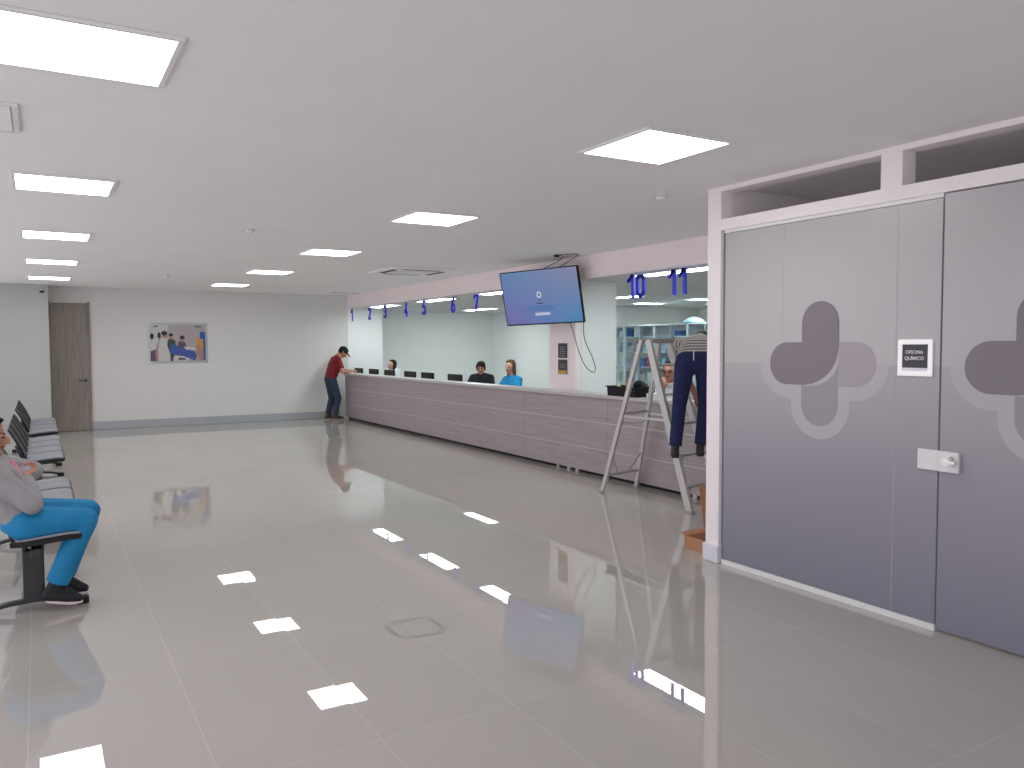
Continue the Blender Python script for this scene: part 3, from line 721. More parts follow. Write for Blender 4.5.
# ------------------------------------------------------------------ ladder
ld = thing('step_ladder', 'open aluminium step ladder standing in front of the counter', 'ladder', (5.36, 6.08, 0))
O = Vector((5.36, 6.08, 0))
fB, fD = Vector((5.10, 5.42, 0)), Vector((5.595, 5.50, 0)); fA, fC = Vector((5.05, 6.69, 0)), Vector((5.575, 6.77, 0))
tB, tD = Vector((5.11, 6.03, 1.60)), Vector((5.40, 6.08, 1.60)); tA, tC = Vector((5.11, 6.13, 1.60)), Vector((5.38, 6.18, 1.60))
def lbar(name, a, b, w, d, m='alu_lt', side=Vector((1, 0, 0))):
    bm = BM(); bar(bm, a - O, b - O, w, d, side); return obj(name, bm, m, ld, .003)
for a, b, w in ((fB, tB, .036), (fD, tD, .036)):
    r = lbar('front_rail', a, b, w, .078)
    bm = BM(); bx(bm, a.x - O.x - .022, a.x - O.x + .022, a.y - O.y - .04, a.y - O.y + .04, 0.001, .03); obj('rubber_foot', bm, 'grey_plastic', r, .004)
for a, b in ((fA, tA), (fC, tC)):
    r = lbar('rear_rail', a, b, .030, .050)
    bm = BM(); bx(bm, a.x - O.x - .018, a.x - O.x + .018, a.y - O.y - .03, a.y - O.y + .03, 0.001, .03); obj('rubber_foot', bm, 'grey_plastic', r, .004)
for z in (.235, .515, .80, 1.075, 1.355):
    k = z / 1.6; a = fB.lerp(tB, k); b = fD.lerp(tD, k)
    lbar('step', a, b, .085, .022, 'alu', Vector((0, 1, 0)))
    if z < .6:
        bm = BM()
        for p, q in ((a, b), (b, a)):
            d = (q - p).normalized()
            k2 = (z - .13) / 1.6; base = (fB if p is a else fD).lerp(tB if p is a else tD, k2)
            bar(bm, base - O, p + d * .11 - O, .018, .004, Vector((0, 1, 0)))
        obj('step_brace', bm, 'alu', ld)
for z in (.20, .86):
    k = z / 1.6; lbar('rear_rung', fA.lerp(tA, k), fC.lerp(tC, k), .03, .012, 'alu', Vector((0, 0, 1)))
bm = BM(); a = fA.lerp(tA, .20 / 1.6); b = fC.lerp(tC, .20 / 1.6); m_ = (a + b) / 2
for p, kk in ((fA.lerp(tA, .42 / 1.6), .35), (fC.lerp(tC, .42 / 1.6), .65)): bar(bm, p - O, a.lerp(b, kk) - O, .018, .005, Vector((0, 0, 1)))
obj('rear_brace', bm, 'alu', ld)
bm = BM(); z = .78
a = fA.lerp(tA, z / 1.6); b = fC.lerp(tC, z / 1.6)
tube(bm, [p - O for p in smooth_path([a, a.lerp(b, .3) + Vector((0, -.03, -.03)), a.lerp(b, .7) + Vector((0, -.03, -.03)), b])], .008, 6); obj('curved_brace', bm, 'alu', ld)
bm = BM()
for s, (p, q) in ((0, (fB.lerp(tB, .52), fA.lerp(tA, .52))), (1, (fD.lerp(tD, .52), fC.lerp(tC, .52)))):
    bar(bm, p - O, q - O, .004, .02, Vector((1, 0, 0)))
obj('spreader', bm, 'alu', ld)
bm = BM(); bx(bm, -.265, .06, -.09, .13, 1.598, 1.612); bx(bm, -.265, .06, -.09, -.078, 1.565, 1.598); bx(bm, -.265, .06, .118, .13, 1.565, 1.598); obj('top_cap', bm, 'grey_plastic', ld, .005)

# ------------------------------------------------------------------ cardboard box and sheet
cbx = thing('cardboard_box', 'open brown cardboard box on the floor beside the office corner post', 'box', (4.395, 4.41, 0), 0)
bm = BM(); w, d, h, t_ = .18, .13, .095, .005
bx(bm, -w, w, -d, d, 0.001, .006); bx(bm, -w, w, -d, -d + t_, .006, h); bx(bm, -w, w, d - t_, d, .006, h); bx(bm, -w, -w + t_, -d + t_, d - t_, .006, h); bx(bm, w - t_, w, -d + t_, d - t_, .006, h)
obj('carton', bm, 'card', cbx)
bm = BM(); bar(bm, (0, d, h), (0, d + .05, h + .015), .36, .004, Vector((1, 0, 0)))
obj('flap', bm, 'card', cbx)
for i, (x, y, r) in enumerate(((-.11, -.05, .3), (.0, .03, 1.1), (.10, -.04, 2.0))):
    bm = BM(); bx(bm, -.045, .045, -.03, .03, .008, .070 + .012 * i, R=Matrix.Rotation(r, 3, 'Z'))
    o = obj('packet', bm, 'paper', None, .005, (4.395 + x, 4.41 + y, 0)); tag(o, ('white packet at the left inside the open cardboard box', 'white packet in the middle of the open cardboard box', 'white packet at the right inside the open cardboard box')[i], 'packet', 'packets in the cardboard box')
bm = BM(); bar(bm, (4.84, 4.75, .001), (4.84, 4.82, .39), .42, .008, Vector((1, 0, 0)))
tag(obj('cardboard_sheet', bm, 'card'), 'brown cardboard sheet standing upright behind the open box', 'cardboard')

# ------------------------------------------------------------------ things on the pharmacy side
cr = thing('plastic_crate', 'black plastic crate holding small items on the counter', 'crate', (5.72, 7.05, .9755))
bm = BM()
for s in (-1, 1):
    bar(bm, (s * .125, 0, .0), (s * .135, 0, .105), .50, .006, Vector((0, 1, 0))); bar(bm, (0, s * .25, .0), (0, s * .262, .105), .26, .006, Vector((1, 0, 0)))
    bx(bm, s * .14 - .008, s * .14 + .008, -.27, .27, .10, .112); bx(bm, -.14, .14, s * .265 - .008, s * .265 + .008, .10, .112)
bx(bm, -.125, .125, -.25, .25, 0.0, .006); obj('shell', bm, 'crate', cr)
def bottle(loc, h, r, m, label, cap='white_plastic', grp='small bottles and items in the black crate'):
    t = thing('bottle', label, 'bottle', loc, group=grp)
    bm = BM(); lathe(bm, [(r * .9, 0), (r, .01), (r, h * .65), (r * .5, h * .8)], 14); obj('body', bm, m, t)
    bm = BM(); lathe(bm, [(r * .45, h * .8), (r * .45, h)], 12); obj('cap', bm, cap, t)
M['amber'] = mat('amber plastic', rgb(170, 120, 50), 0.4, noise=0.05); M['lime'] = mat('lime plastic', rgb(190, 205, 110), 0.4, noise=0.05)
M['cyanp'] = mat('pale cyan plastic', rgb(150, 195, 215), 0.4, noise=0.05); M['redp'] = mat('red plastic', rgb(170, 50, 60), 0.4, noise=0.05)
M['bluep'] = mat('blue box card', rgb(30, 92, 170), 0.5, noise=0.05); M['peach'] = mat('peach box card', rgb(222, 170, 150), 0.5, noise=0.05); M['creamp'] = mat('cream box card', rgb(205, 196, 186), 0.6, noise=0.05)
bottle((5.70, 7.24, .982), .15, .022, 'lime', 'lime bottle at the left end of the black crate')
bottle((5.74, 7.14, .982), .17, .024, 'amber', 'amber bottle inside the black crate', 'amber')
bottle((5.69, 6.98, .982), .16, .02, 'cyanp', 'pale blue bottle in the middle of the black crate')
bm = BM(); tube(bm, smooth_path([(0, .09, .09), (0, .05, .13), (0, 0, .14), (0, -.06, .125), (0, -.09, .08)]), [.03] + [.035] * 23 + [.02], 10)
tag(obj('black_bag', bm, 'black', None, 0, (5.72, 6.89, .985)), 'rounded black bag bulging from the right of the crate', 'bag')
bm = BM(); bx(bm, -.05, .05, -.06, .06, 0.0005, .05); tag(obj('paper_stack', bm, 'paper', None, .003, (5.72, 6.66, .976)), 'small white paper stack beside the black crate on the counter', 'paper')

sh = thing('glass_shelving', 'tall glass fronted pharmacy shelving with pale metal posts', 'shelving', (10.3, 11.5, 0))
SY0, SY1 = -2.3, 1.85
n_b = 9; step = (SY1 - SY0) / n_b
for k in range(n_b + 1):
    y = SY0 + k * step
    box('post', -.02, .02, y - .02, y + .02, 0, 1.92, 'shelf_post' if k % 2 else 'shelf_frame', sh)
    box('post', .36, .39, y - .015, y + .015, 0, 1.92, 'shelf_frame', sh)
for z in (.05, .42, .80, 1.10, 1.40, 1.70): box('shelf', .021, .36, SY0, SY1, z, z + .02, 'shelf_frame', sh)
box('top_rail', -.025, .40, SY0 - .02, SY1 + .02, 1.921, 1.95, 'shelf_frame', sh)
box('back_panel', .391, .40, SY0, SY1, .02, 1.92, 'paper', sh)
for k in range(n_b):
    y = SY0 + k * step; box('glass_pane', -.006, -.001, y + .022, y + step - .022, .06, 1.90, 'case_glass', sh)
kinds = ['cyanp', 'paper', 'creamp', 'peach', 'paper', 'redp', 'paper', 'cyanp', 'creamp', 'paper', 'cyanp', 'bluep', 'paper', 'cyanp']
words = {'cyanp': 'pale blue', 'paper': 'white', 'creamp': 'cream', 'peach': 'peach',  'bluep': 'blue', 'redp': 'red', 'amber': 'amber'}
lev = {.80: 'fourth shelf down', 1.10: 'third shelf down', 1.40: 'second shelf down', 1.70: 'top shelf'}
random.seed(3); used = set()
for z in (.80, 1.10, 1.40, 1.70):
    y = SY1 - .1; c = 0
    while y > SY0 + .15:
        wd = random.uniform(.08, .2); hh = random.uniform(.08, .2)
        near_post = min(abs((y - wd / 2 - SY0) % step), 0) 
        if random.random() < (.62 if z < 1.6 else .35):
            m_ = random.choice(kinds)
            bay = int((SY1 - y) / step) + 1
            for m_ in [m_] + list(words):
                lab = f'small {words[m_]} medicine box on the {lev[z]}, shelving bay {bay} from the column'
                if lab not in used: break
            else: y -= wd; continue
            used.add(lab)
            o = box('medicine_box', -.06, .06, -wd / 2, wd / 2, 0, hh, m_, None, .003); o.location = (10.41 + random.uniform(-.02, .03), 11.5 + y - wd / 2, z + .0205)
            tag(o, lab, 'box', 'medicine boxes on the pharmacy shelves')
        y -= wd + random.uniform(.03, .1)
# dome shaped white item on top
bm = BM(); lathe(bm, [(.19, 0), (.20, .02), (.16, .065), (.09, .10), (.03, .115)], 24)
tag(obj('white_dome_cover', bm, 'cyanp', None, 0, (10.45, 11.05, 1.951)), 'rounded pale white cover resting on top of the pharmacy shelving', 'cover')

# ------------------------------------------------------------------ people
ICO = None
def sphere_pts():
    global ICO
    if ICO is None:
        b = bmesh.new(); bmesh.ops.create_icosphere(b, subdivisions=2, radius=1); ICO = [v.co.copy() for v in b.verts]; b.free()
    return ICO
class Part:
    def __init__(s): s.bm = bmesh.new()
    def hull(s, pts):
        vs = [s.bm.verts.new(p) for p in pts]
        r = bmesh.ops.convex_hull(s.bm, input=vs)
        dead = [g for g in r['geom_interior'] if isinstance(g, bmesh.types.BMVert)] + [g for g in r['geom_unused'] if isinstance(g, bmesh.types.BMVert)]
        bmesh.ops.delete(s.bm, geom=list(set(dead)), context='VERTS')
    def ball(s, c, r, R=None):
        if isinstance(r, (int, float)): r = (r, r, r)
        c = Vector(c); out = []
        for p in sphere_pts():
            q = Vector((p.x * r[0], p.y * r[1], p.z * r[2]))
            if R: q = R @ q
            out.append(c + q)
        return out
    def blob(s, *cr, R=None):
        pts = []
        for c, r in cr: pts += s.ball(c, r, R)
        s.hull(pts)
    def limb(s, *cr):
        for (a, ra), (b, rb) in zip(cr, cr[1:]): s.blob((a, ra), (b, rb))
    def cone(s, a, ra, b, rb):
        a = Vector(a); b = Vector(b); d = (b - a).normalized()
        u = d.cross(Vector((0, 0, 1)) if abs(d.z) < .9 else Vector((1, 0, 0))).normalized(); w = d.cross(u); pts = []
        for c, r in ((a, ra), (b, rb)):
            pts += [c + (u * math.cos(t * PI / 8) + w * math.sin(t * PI / 8)) * r for t in range(16)]
        s.hull(pts)
    def build(s, name, mats, parent, voxel=.008, smooth=3, paint=None):
        bmesh.ops.recalc_face_normals(s.bm, faces=s.bm.faces[:])
        me = bpy.data.meshes.new(name); s.bm.to_mesh(me); s.bm.free()
        o = bpy.data.objects.new(name, me); COL.objects.link(o)
        m = o.modifiers.new('r', 'REMESH'); m.mode = 'VOXEL'; m.voxel_size = voxel; m.use_smooth_shade = True
        m = o.modifiers.new('s', 'SMOOTH'); m.iterations = smooth; m.factor = .5
        bpy.context.view_layer.update()
        me2 = bpy.data.meshes.new_from_object(o.evaluated_get(bpy.context.evaluated_depsgraph_get()))
        o.modifiers.clear(); o.data = me2; bpy.data.meshes.remove(me); me2.name = name
        me2.materials.clear()
        for x in mats: me2.materials.append(M[x])
        for p in me2.polygons:
            p.use_smooth = True
            p.material_index = paint(p.center) if paint else 0
        o.parent = parent
        return o
def V(*a): return Vector(a)
def add_hand(P, wrist, d, n, side, curl=.5, sc=1.0):
    """d finger direction, n palm normal (curl direction), side=+1 thumb toward d x n"""
    d = Vector(d).normalized(); n = Vector(n); n = (n - d * n.dot(d)).normalized(); t = d.cross(n) * side
    w = Vector(wrist); k = w + d * .085 * sc
    P.blob((w + d * .01, .020 * sc), (k + t * .026 * sc, .012 * sc), (k - t * .028 * sc, .011 * sc))
    for i, (off, ln) in enumerate(((.028, .070), (.009, .078), (-.010, .072), (-.028, .056))):
        p = k + t * off * sc; dd = d.copy(); r = .0085 * sc
        for seg in (.42, .32, .26):
            ca = curl * (.6 if seg == .42 else .9)
            dd = (dd * math.cos(ca) + (n - dd * n.dot(dd)).normalized() * math.sin(ca)).normalized()
            q = p + dd * ln * seg * sc; P.blob((p, r), (q, r * .92)); p = q; r *= .92
    p = w + d * .025 * sc + t * .018 * sc; dd = (d * .7 + t * .75 + n * .3).normalized()
    q = p + dd * .045 * sc; P.blob((p, .012 * sc), (q, .010 * sc)); dd2 = (d + t * .2 + n * .45 * (1 + curl)).normalized(); P.blob((q, .010 * sc), (q + dd2 * .032 * sc, .0085 * sc))
def add_head(P, c, R):
    c = Vector(c)
    def g(x, y, z): return c + R @ V(x, y, z)
    def e(p, r): return (g(*p), r)
    P.blob(e((0, -.012, .035), (.073, .092, .082)), e((0, .018, .0), (.066, .074, .07)), R=R)
    P.blob(e((0, .015, -.01), (.062, .066, .06)), e((0, .045, -.083), (.026, .024, .018)), e((0, -.01, -.05), (.055, .05, .03)), R=R)
    P.blob(e((0, .085, .012), .007), e((0, .108, -.026), .011), e((.012, .092, -.030), .008), e((-.012, .092, -.030), .008))
    P.blob(e((.03, .078, .022), .009), e((-.03, .078, .022), .009))
    P.blob(e((.014, .083, -.054), .008), e((-.014, .083, -.054), .008))
    P.blob(e((0, .074, -.092), .012), e((0, .06, -.085), .018))
    for s in (-1, 1): P.blob(e((s * .074, -.01, .012), .009), e((s * .077, -.018, .02), .010), e((s * .072, -.006, -.028), .006))
    def paint(q):
        l = R.transposed() @ (Vector(q) - c)
        if l.y > .05:
            for s in (-1, 1):
                if ((l.x - s * .030) / .015) ** 2 + ((l.z - .002) / .007) ** 2 < 1: return 2
                if ((l.x - s * .031) / .019) ** 2 + ((l.z - .025) / .004) ** 2 < 1: return 2
            if (l.x / .024) ** 2 + ((l.z + .055) / .009) ** 2 < 1: return 1
        return 0
    return paint
def eul(rx, ry, rz): return Euler((math.radians(rx), math.radians(ry), math.radians(rz))).to_matrix()
def person(label, loc, rz, J, head_rot, cols, hair='short', sleeves='short', voxel=.008, cap=None, group=None, curls=(.5, .5), palm=((0, 0, -1), (0, 0, -1)), fdir=(None, None), build=1.0, skin='skin1', shoe_tilt=(0, 0)):
    """local frame: faces +Y, right hand is +X"""
    t = thing('person', label, 'person', loc, math.radians(rz), group=group)
    J = {k: Vector(v) for k, v in J.items()}
    R = eul(*head_rot)
    b = build
    hc = J['head']
    P = Part()
    paint = add_head(P, hc, R)
    nb = hc + R @ V(0, -.025, -.07)
    P.limb((J['neck'], .056), (nb, .05))
    tdir = (J['neck'] - J['pelvis'])
    ch = J['pelvis'].lerp(J['neck'], .66)
    sh_mid = (J['shL'] + J['shR']) / 2
    P.blob((J['pelvis'] + V(-.07, 0, 0), .075), (J['pelvis'] + V(.07, 0, 0), .075), (ch + V(.08, 0, 0), .08), (ch + V(-.08, 0, 0), .08))
    P.blob((ch + V(.08, 0, 0), .08), (ch + V(-.08, 0, 0), .08), (J['shL'], .035), (J['shR'], .035), (J['neck'], .045))
    for s, i in (('L', 0), ('R', 1)):
        P.limb((J['sh' + s], .046 * b), (J['el' + s], .037 * b), )
        P.limb((J['el' + s], .037 * b), (J['el' + s].lerp(J['wr' + s], .35), .037 * b), (J['wr' + s], .024 * b))
        fd = fdir[i] or (J['wr' + s] - J['el' + s])
        add_hand(P, J['wr' + s], fd, palm[i], (1 if s == 'L' else -1), curls[i])
        P.limb((J['hip' + s], .07 * b), (J['kn' + s], .046 * b), (J['kn' + s].lerp(J['an' + s], .35), .044 * b), (J['an' + s], .03 * b))
        P.limb((J['pelvis'], .07), (J['hip' + s], .07))
        toe = J['toe' + s]
        P.blob((J['an' + s] + V(0, -.01, -.03), .024), (toe, .018))
    body = P.build('body', [skin, 'lip', 'eye'], t, voxel, 2, paint)
    # shirt
    P = Part()
    pl = J['pelvis']; up_ = tdir.normalized()
    P.blob((pl + V(-.085, 0, 0) + up_ * .02, .092 * b), (pl + V(.085, 0, 0) + up_ * .02, .092 * b), (ch + V(.085, 0, 0), (.085 * b, .112 * b, .09)), (ch + V(-.085, 0, 0), (.085 * b, .112 * b, .09)))
    P.blob((ch + V(.08, 0, 0), (.085 * b, .108 * b, .09)), (ch + V(-.08, 0, 0), (.085 * b, .108 * b, .09)), (J['shL'], .055 * b), (J['shR'], .055 * b), (J['neck'] - up_ * .02, .058))
    for s in 'LR':
        if sleeves == 'short':
            m_ = J['sh' + s].lerp(J['el' + s], .75); P.limb((J['sh' + s], .060 * b), (J['sh' + s].lerp(J['el' + s], .4), .056 * b)); P.cone(J['sh' + s].lerp(J['el' + s], .3), .057 * b, m_, .055 * b)
        else:
            P.limb((J['sh' + s], .062 * b), (J['el' + s], .054 * b)); m_ = J['el' + s].lerp(J['wr' + s], .9)
            P.limb((J['el' + s], .054 * b), (J['el' + s].lerp(J['wr' + s], .4), .05 * b)); P.cone(J['el' + s].lerp(J['wr' + s], .3), .050 * b, m_, .037 * b)
    # collar
    P.cone(J['neck'] - up_ * .05, .075, J['neck'] + (nb - J['neck']).normalized() * .02, .063)
    P.build('shirt', [cols[0]], t, voxel, 4)
    # trousers
    P = Part()
    P.blob((pl + V(-.085, 0, 0), .094 * b), (pl + V(.085, 0, 0), .094 * b), (J['hipL'], .09 * b), (J['hipR'], .09 * b))
    for s in 'LR':
        P.limb((J['hip' + s], .095 * b), (J['kn' + s], .066 * b))
        a = J['kn' + s].lerp(J['an' + s], .3); P.limb((J['kn' + s], .066 * b), (a, .062 * b)); P.cone(J['kn' + s].lerp(J['an' + s], .22), .061 * b, J['kn' + s].lerp(J['an' + s], .95), .056 * b)
    P.build('trousers', [cols[1]], t, voxel, 4)
    for s in 'LR':
        P = Part(); an = J['an' + s]; toe = J['toe' + s]; d = (toe - an); d.z = 0; d = d.normalized() if d.length > .01 else V(0, 1, 0)
        dz = toe.z - (an.z - .06)
        heel = an + V(0, 0, -.055) - d * .045; q = Matrix.Rotation(0, 3, 'X')
        P.blob((an + V(0, 0, .01), .040), (heel + V(0, 0, .005), .034), (an + V(0, 0, -.05) + d * .05 + V(0, 0, dz * .3), .038))
        P.blob((an + V(0, 0, -.03) + d * .03, .037), (toe + V(0, 0, .006), .030), (toe - d * .05 + V(0, 0, -dz * .25 + .012), .040), (heel, .03))
        so = P.build('shoe', [cols[2]], t, max(voxel * .8, .006), 2)
        P = Part()
        P.hull([heel + V(0, 0, -.032) + x for x in (V(.03, -.01, 0), V(-.03, -.01, 0), V(.03, -.01, .012), V(-.03, -.01, .012))] +
               [toe - d * .04 + V(0, 0, -.028 - dz * .2) + x for x in (V(.044, 0, 0), V(-.044, 0, 0), V(.044, 0, .012), V(-.044, 0, .012))] +
               [toe + d * .028 + V(0, 0, -.024) + x for x in (V(.02, 0, 0), V(-.02, 0, 0), V(.02, 0, .012), V(-.02, 0, .012))])
        P.build('sole', [cols[3]], so, .006, 1)
    # hair
    def g(x, y, z): return hc + R @ V(x, y, z)
    P = Part()
    P.blob((g(0, -.022, .045), (.080, .092, .082)), (g(0, -.035, .0), (.074, .078, .07)), R=R)
    P.blob((g(0, .04, .098), (.05, .035, .018)), (g(0, -.02, .085), (.072, .07, .045)), R=R)
    if hair == 'bowl':
        P.blob((g(0, .062, .066), (.05, .025, .022)), (g(.0, -.01, .07), (.078, .078, .05)), R=R)
        for s in (-1, 1): P.blob((g(s * .066, .02, .04), (.018, .045, .03)), (g(s * .068, -.02, -.01), (.014, .03, .03)), R=R); P.blob((g(s * .03, .078, .052), (.022, .02, .016)), (g(s * .045, .05, .08), .02), R=R)
    if hair == 'long':
        for s in (-1, 1): P.blob((g(s * .055, -.02, .03), (.028, .05, .04)), (g(s * .062, -.03, -.14), (.022, .035, .05)), R=R)
        P.blob((g(0, -.06, .02), (.065, .04, .05)), (g(0, -.06, -.17), (.07, .03, .05)), R=R)
    if hair == 'tied':
        P.blob((g(0, -.09, .03), (.03, .04, .03)), (g(0, -.115, -.02), (.028, .03, .06)), R=R)
        P.blob((g(0, -.08, .0), (.05, .03, .05)), (g(0, -.06, -.06), (.045, .03, .04)), R=R)
    P.build('hair', [cols[4]], t, voxel, 2)
    if cap:
        P = Part(); P.blob((g(0, -.015, .055), (.086, .102, .078)), (g(0, -.02, .03), (.084, .10, .055)), R=R)
        P.blob((g(.05, .075, .045), .010), (g(-.05, .075, .045), .010), (g(.035, .165, .028), .008), (g(-.035, .165, .028), .008), (g(0, .175, .03), .008))
        P.build('cap', ['capmat'], t, voxel * .8, 2)
    return t

def standing(lean=0.0, zp=.90):
    return None
# seated generic pose for the staff behind the counter (seat height .48)
def sit(hx=0, hz=0):
    return dict(pelvis=(0, 0, .56), neck=(0 + hx * .4, .05, 1.06), head=(hx, .085, 1.165 + hz), shL=(-.17 + hx * .3, .04, 1.0), shR=(.17 + hx * .3, .04, 1.0),
                elL=(-.24, .16, .78), elR=(.24, .16, .78), wrL=(-.16, .38, .775), wrR=(.16, .38, .775),
                hipL=(-.09, .03, .54), hipR=(.09, .03, .54), knL=(-.12, .43, .52), knR=(.12, .43, .52), anL=(-.12, .38, .10), anR=(.12, .38, .10), toeL=(-.12, .53, .04), toeR=(.12, .53, .04))
def stool(loc, label):
    t = thing('office_chair', label, 'chair', loc, group='office chairs behind the counter')
    bm = BM(); lathe(bm, [(.20, .41), (.225, .425), (.225, .455), (.20, .465)], 24); obj('seat', bm, 'black', t)
    bm = BM(); tube(bm, [(0, 0, .05), (0, 0, .41)], .025, 10); obj('column', bm, 'black_metal', t)
    bm = BM()
    for k in range(5):
        a = k * 2 * PI / 5; tube(bm, [(0, 0, .09), (.26 * math.cos(a), .26 * math.sin(a), .05)], .015, 8); lathe(bm, [(.02, 0.001), (.025, .025), (.02, .05)], 10, c=(.26 * math.cos(a), .26 * math.sin(a), 0))
    obj('base', bm, 'black_metal', t)
# far woman, long dark hair
w = person('woman with long dark hair and a white top behind the far counter end', (6.55, 16.0, 0), 90 + 25, sit(0, -.03), (8, 0, -10),
       ('white_cloth', 'navy', 'shoe_black', 'sole', 'hair'), 'long', voxel=.011, skin='skin2'); stool((6.55, 16.0, 0), 'black office chair under the long haired woman')
person('person with dark fringe and black shirt seated behind the counter', (6.60, 12.15, 0), 90 + 40, sit(-.0, -.01), (-2, 0, 14),
       ('navy', 'navy', 'shoe_black', 'sole', 'hair'), 'bowl', voxel=.010); stool((6.60, 12.15, 0), 'black office chair under the person in the black shirt')
person('woman in bright blue scrubs with tied brown hair behind the counter', (6.60, 11.08, 0), 90 + 8, sit(.0, .035), (0, 3, 12),
       ('scrub', 'scrub', 'shoe_black', 'sole', 'hair_lt'), 'long', voxel=.010, skin='skin2'); stool((6.60, 11.08, 0), 'black office chair under the woman in blue scrubs')
Jg = sit(0, .0); Jg.update(head=(0, .15, 1.235), neck=(0, .08, 1.10), shL=(-.17, .06, 1.04), shR=(.17, .06, 1.04), elR=(.2, .30, .80), wrR=(.075, .30, 1.03), elL=(-.24, .24, .82))
gp = person('man with glasses and dark hair seen through the ladder, hand at chin', (6.48, 7.27, 0), 90 + 50, Jg, (0, 0, -18),
       ('white_cloth', 'navy', 'shoe_black', 'sole', 'hair'), 'short', voxel=.009, palm=((0, 0, -1), (0, -1, .2)), fdir=(None, (0, .1, 1)), curls=(.4, .55)); stool((6.48, 7.27, 0), 'black office chair under the man with glasses')
R_ = eul(0, 0, -18); hc_ = Vector((0, .15, 1.235)); bm = BM()
for s in (-1, 1):
    pts = [hc_ + R_ @ V(s * .031 + .022 * math.cos(a), .101, .002 + .016 * math.sin(a)) for a in [k * PI / 8 for k in range(17)]]
    tube(bm, pts, .0032, 6, False); tube(bm, [hc_ + R_ @ V(s * .053, .100, .006), hc_ + R_ @ V(s * .080, .07, .01), hc_ + R_ @ V(s * .082, -.01, .012)], .003, 6)
tube(bm, [hc_ + R_ @ V(-.01, .104, .006), hc_ + R_ @ V(.01, .104, .006)], .003, 6)
obj('eyeglasses', bm, 'black', gp)

# man in maroon shirt writing at the counter
Jm = dict(pelvis=(0, -.03, .86), neck=(0, .13, 1.33), head=(0, .25, 1.415), shL=(-.18, .10, 1.27), shR=(.18, .10, 1.27), elL=(-.24, .22, 1.03), elR=(.25, .16, 1.02), wrL=(-.13, .44, 1.02), wrR=(.13, .40, 1.03),
          hipL=(-.09, -.02, .84), hipR=(.09, -.02, .84), knL=(-.10, .03, .46), knR=(.11, .10, .46), anL=(-.11, -.06, .10), anR=(.13, .02, .10), toeL=(-.14, .10, .04), toeR=(.16, .18, .04))
person('man in maroon polo and black cap writing at the far counter end', (5.27, 16.33, 0), -92, Jm, (-42, 0, -8), ('red', 'denim', 'brown_shoe', 'sole', 'hair'), 'short', voxel=.009, cap=True, curls=(.6, .9), build=1.12)
bm = BM(); tube(bm, [(0, 0, 0), (-.03, .02, .12)], .004, 6); tag(obj('pen', bm, 'white_plastic', None, 0, (5.74, 16.25, 1.0)), 'thin white pen in the hand of the man in maroon', 'pen')
bm = BM(); bx(bm, -.08, .08, -.12, .12, 0.0005, .004); tag(obj('paper_sheet', bm, 'paper', None, 0, (5.76, 16.25, .9755)), 'white paper sheet on the counter under the writing man', 'paper')

# man on the ladder, seen from behind
Jl = dict(pelvis=(-.03, -.02, .89), neck=(.05, .44, 1.10), head=(.07, .60, 1.06), shL=(-.15, .40, 1.05), shR=(.22, .40, 1.05), elL=(-.10, .55, .80), elR=(.26, .56, .82), wrL=(.0, .50, .56), wrR=(.16, .68, .66),
          hipL=(-.12, -.02, .86), hipR=(.06, -.02, .86), knL=(-.165, .03, .48), knR=(.075, .12, .48), anL=(-.205, -.06, .090), anR=(.03, .06, .095), toeL=(-.205, .08, .045), toeR=(.035, .20, .040))
M['stripe'] = mat('grey striped cotton', rgb(150, 142, 140), 0.9, noise=0.05)
nt = M['stripe'].node_tree; wv = nt.nodes.new('ShaderNodeTexWave'); wv.bands_direction = 'Y'; wv.inputs['Scale'].default_value = 5.5; wv.inputs['Distortion'].default_value = .3
tc = nt.nodes.new('ShaderNodeTexCoord'); nt.links.new(tc.outputs['Object'], wv.inputs['Vector']); rp = nt.nodes.new('ShaderNodeValToRGB'); rp.color_ramp.elements[0].color = rgb(88, 78, 80); rp.color_ramp.elements[1].color = rgb(190, 182, 178)
nt.links.new(wv.outputs['Fac'], rp.inputs[0]); nt.links.new(rp.outputs[0], nt.nodes['Principled BSDF'].inputs['Base Color'])
lm = person('worker in dark blue jeans bending over while standing on the ladder', (5.215, 5.455, .51), -40, Jl, (-60, 0, -10), ('stripe', 'jeans', 'dark_shoe', 'dark_shoe', 'hair'), 'short', voxel=.008, palm=((0, 1, 0), (0, 1, 0)), curls=(.5, .5), build=1.04)
bm = BM(); bx(bm, -.052, -.044, -.129, -.126, .90, .985); obj('white_tag', bm, 'paper', lm)

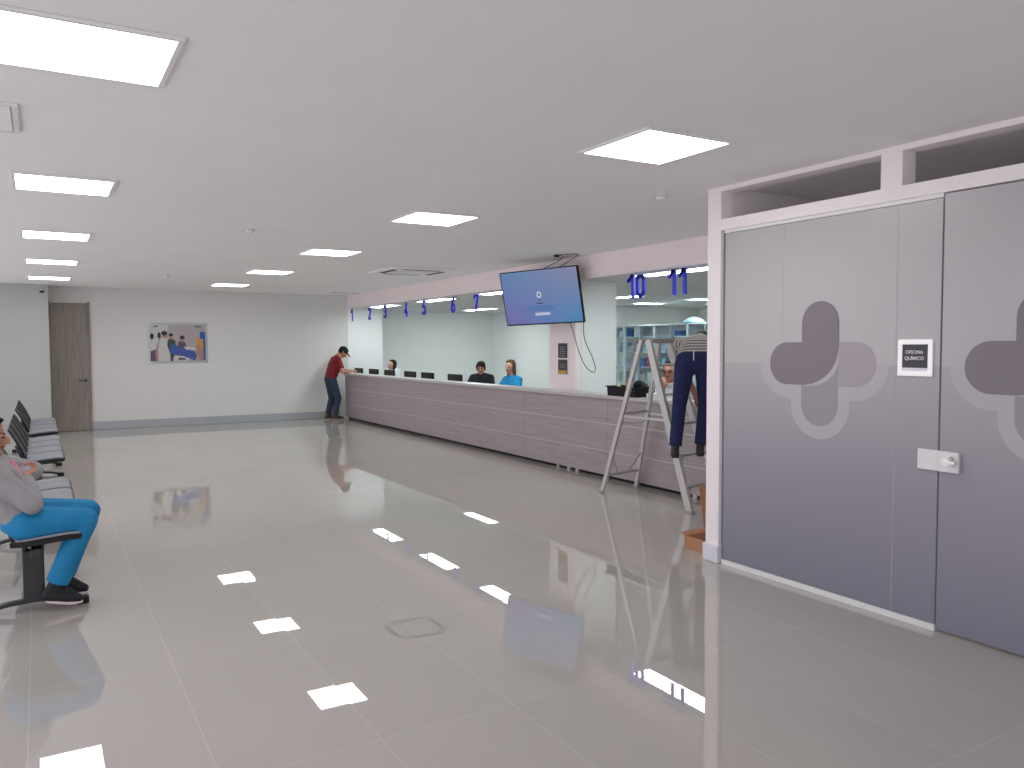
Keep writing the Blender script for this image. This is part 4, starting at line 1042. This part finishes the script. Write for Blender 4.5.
# seated woman on the near bench
Js = dict(pelvis=(0, -.125, .565), neck=(0, -.275, .93), head=(0, -.265, 1.04), shL=(-.165, -.26, .87), shR=(.165, -.26, .87), elL=(-.20, -.05, .80), elR=(.21, -.055, .665), wrL=(.06, -.15, .76), wrR=(.0, -.085, .795),
          hipL=(-.10, -.09, .55), hipR=(.115, -.09, .54), knL=(-.10, .235, .54), knR=(.10, .21, .525), anL=(-.09, .09, .15), anR=(.09, .05, .15), toeL=(-.09, .20, .06), toeR=(.09, .16, .055))
sw = person('woman in grey sweatshirt and bright blue trousers with arms crossed on the near bench', (.0, 5.44, 0), -90, Js, (-6, 0, 0), ('jacket', 'teal_scrub', 'shoe_black', 'sole', 'hair'), 'tied', sleeves='long', voxel=.0065,
            palm=((-1, -.3, 0), (1, -.3, 0)), fdir=((1, .1, .3), (-1, .25, .2)), curls=(.5, .5), build=1.12)
bm = BM()
for k in range(3):
    tube(bm, [(.065, .10 + .022 * k, .125 - .012 * k), (.09, .102 + .022 * k, .131 - .012 * k), (.115, .10 + .022 * k, .125 - .012 * k)], .004, 6)
tube(bm, smooth_path([(.09, .10, .13), (.10, .135, .15), (.10, .17, .135)]), .004, 6)
obj('shoe_laces', bm, 'shoe_black', sw)
P = Part(); P.blob(((-.02, -.15, .86), (.06, .02, .04)), ((.02, -.12, .81), (.05, .02, .035))); P.build('shirt_print', ['pink'], sw, .006, 2)

# ------------------------------------------------------------------ camera, world, view
cam = bpy.data.cameras.new('camera'); co = bpy.data.objects.new('camera', cam); COL.objects.link(co)
cam.sensor_width = 36; cam.lens = 799.7 / 1024 * 36; cam.clip_end = 100
yaw, pit, rol = math.radians(30.606), math.radians(-2.761), math.radians(-.203)
fw = V(math.sin(yaw) * math.cos(pit), math.cos(yaw) * math.cos(pit), math.sin(pit)); rt_ = V(math.cos(yaw), -math.sin(yaw), 0); up_ = rt_.cross(fw)
ra = rt_ * math.cos(rol) + up_ * math.sin(rol); ua = up_ * math.cos(rol) - rt_ * math.sin(rol)
co.matrix_world = Matrix(((ra.x, ua.x, -fw.x, 0), (ra.y, ua.y, -fw.y, 0), (ra.z, ua.z, -fw.z, 1.55), (0, 0, 0, 1)))
bpy.context.scene.camera = co
wd = bpy.data.worlds.new('world'); bpy.context.scene.world = wd; wd.use_nodes = True
wd.node_tree.nodes['Background'].inputs[0].default_value = (0.95, 0.93, 1.0, 1); wd.node_tree.nodes['Background'].inputs[1].default_value = 1.75
sc = bpy.context.scene
sc.view_settings.view_transform = 'Standard'; sc.view_settings.look = 'None'; sc.view_settings.exposure = -0.36
sc.cycles.use_denoising = True
sc.cycles.max_bounces = 10; sc.cycles.diffuse_bounces = 6; sc.cycles.sample_clamp_indirect = 6
